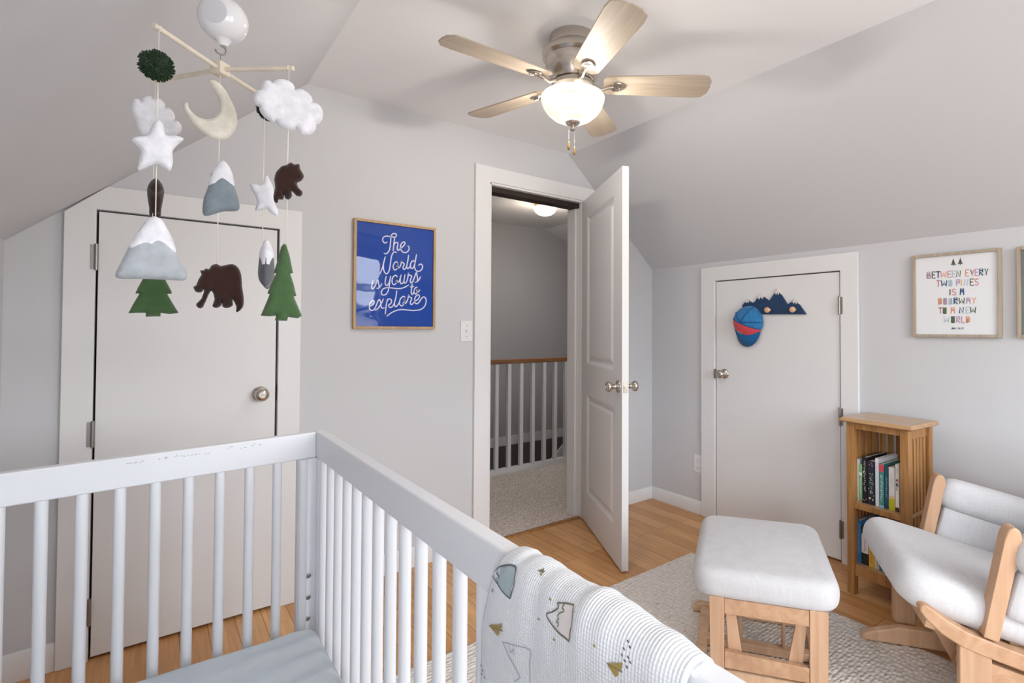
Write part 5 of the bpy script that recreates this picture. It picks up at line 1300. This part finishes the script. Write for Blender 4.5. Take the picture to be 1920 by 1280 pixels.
# seat cushion
b = MB(); b.rbox((.70, 0, .402), (.325, .285, .056), .05, crown=.010, n=30, M=GT, rxy=.085)
GTi = GT.inverted()
for v in b.v:
    q = GTi @ v
    v.z += .004*noise.noise(Vector((q.x*6, q.y*6, 1)))+(.003*noise.noise(Vector((q.x*40, q.y*10, 3))) if q.y < -.2 and q.z < .42 else 0)
b.build('seat_cushion', LINEN, ch, smooth='all', sub=1)
P = []
for k in range(60):
    a = 2*math.pi*k/60; x = .70+.322*max(-1, min(1, 1.25*math.cos(a))); y = .282*max(-1, min(1, 1.25*math.sin(a)))
    P.append(GT @ Vector((x, y*1.004, .385)))
for sn, sf in ((-.305, -.262), (.262, .305)):
    # upper side rail with swept front
    ru = [(.428, .376), (.44, .384), (.46, .380), (.50, .364), (.56, .350), (.66, .346), (1.14, .346), (1.14, .300), (.62, .300), (.55, .304), (.50, .318), (.455, .342), (.432, .360)]
    board(MB(), ru, sn, sf, GT).build('side_rail', MAPLEX, ch, bevel=.006, seg=3)
    board(MB(), [(.625, .285), (1.10, .285), (1.10, .225), (.625, .225)], sn+.012, sf-.008, GT).build('lower_rail', MAPLEX, ch, bevel=.004)
    # arm support post (leaning with the seat)
    po = [(.596, .352), (.636, .352), (.618, .655), (.608, .676), (.592, .682), (.580, .672), (.577, .655)]
    board(MB(), po, sn-.0, sf+.004, GT).build('arm_post', MAPLE, ch, bevel=.006, seg=3)
    po = [(1.02, .30), (1.075, .30), (1.15, .80), (1.105, .80)]
    board(MB(), po, sn+.012, sf-.004, GT).build('back_post', MAPLE, ch, bevel=.005)
    # hanging legs and bottom rail
    x0_ = .54 if sn < 0 else .512
    board(MB(), [(x0_, .08), (x0_+.012, .066), (x0_+.078, .066), (x0_+.080, .325), (x0_, .338)], sn+.004, sf-.012).build('frame_leg', MAPLE, ch, bevel=.005)
    board(MB(), [(.96, .066), (1.03, .066), (1.035, .215), (.96, .235)], sn+.004, sf-.012).build('frame_leg', MAPLE, ch, bevel=.005)
    board(MB(), [(x0_+.080, .085), (.96, .085), (.96, .135), (x0_+.080, .135)], sn+.008, sf-.016).build('bottom_rail', MAPLEX, ch, bevel=.004)
    # arm pad and side pocket
    sm = (sn+sf)/2
    b = MB(); b.rbox((.86, sm+(.008 if sn > 0 else -.008), .618), (.25, .052, .058), .045, crown=.004, n=16, M=GT, rxy=.05)
    b.build('arm_pad', LINEN, ch, smooth='all', sub=1)
    so = sf+.0 if sn > 0 else sn-.0
    b = MB(); b.rbox((.86, sm, .50), (.225, .020, .075), .018, n=12, M=GT)
    b.build('side_pocket', LINEN, ch, smooth='all')
# base
for s0_ in (-.245, .205):
    board(MB(), [(.392, ZR), (.75, ZR-.0), (1.25, ZR), (1.255, ZR+.02), (1.22, ZR+.04), (.80, ZR+.066), (.52, ZR+.066), (.405, ZR+.030), (.388, ZR+.015)], s0_, s0_+.035).build('base_foot', MAPLEY, ch, bevel=.007, seg=3)
    for xa in (.66, .90): board(MB(), [(xa-.03, ZR+.06), (xa+.03, ZR+.06), (xa+.02, .25), (xa-.02, .25)], s0_+.006, s0_+.028).build('base_upright', MAPLEY, ch, bevel=.004)
    sl = s0_+(.036 if s0_ > 0 else -.014)
    board(MB(), [(.555, .275), (.60, .275), (.70, .075), (.69, .055), (.66, .055), (.648, .065)], sl, sl+.012).build('swing_link', MAPLE, ch, bevel=.004)
    board(MB(), [(.935, .235), (.975, .235), (.90, .075), (.86, .065)], sl, sl+.012).build('swing_link', MAPLE, ch, bevel=.004)
    for p_ in ((.578, .262), (.678, .068)):
        sd_ = sl-.001 if s0_ < 0 else sl-.001
        MB().lathe([(0, -.004), (.007, -.003), (.0085, 0), (.0085, .014), (.007, .017), (0, .018)], 20, 0, axisM(GM @ Vector((p_[0], sd_-.001, p_[1])), GM.to_3x3() @ Vector((0, 1, 0)))).build('pivot_bolt', BLACK, ch, smooth=True)
# slanted slats and rounded stretcher between the sides, seen under the seat
MB().tube([GM @ Vector((.615, -.262, .165)), GM @ Vector((.615, .262, .165))], .020, 24).build('stretcher', MAPLEX, ch, smooth=True)
for x in (.70, 1.15): MB().box(x+.04, x+.08, -.21, .205, ZR+.008, ZR+.04, 0, GM).build('base_crossbar', MAPLEY, ch, bevel=.004)
for s0_ in (-.09, .08):
    board(MB(), [(.50, .315), (.53, .315), (.665, .10), (.655, .075), (.625, .085)], s0_, s0_+.02).build('slanted_slat', MAPLE, ch, bevel=.004)
MB().box(.47, .50, -.262, .262, .305, .342, 0, GT).box(1.08, 1.11, -.262, .262, .305, .342, 0, GT).build('seat_support', MAPLEY, ch, bevel=.003)
# back cushion
b = MB(); Mb = GT @ Matrix.Translation((1.02, 0, .70)) @ Matrix.Rotation(R_(8), 4, 'Y')
b.rbox((0, 0, 0), (.06, .25, .26), .05, crown=0, n=18, M=Mb, rxy=.055)
b.build('back_cushion', LINEN, ch, smooth='all', sub=1)
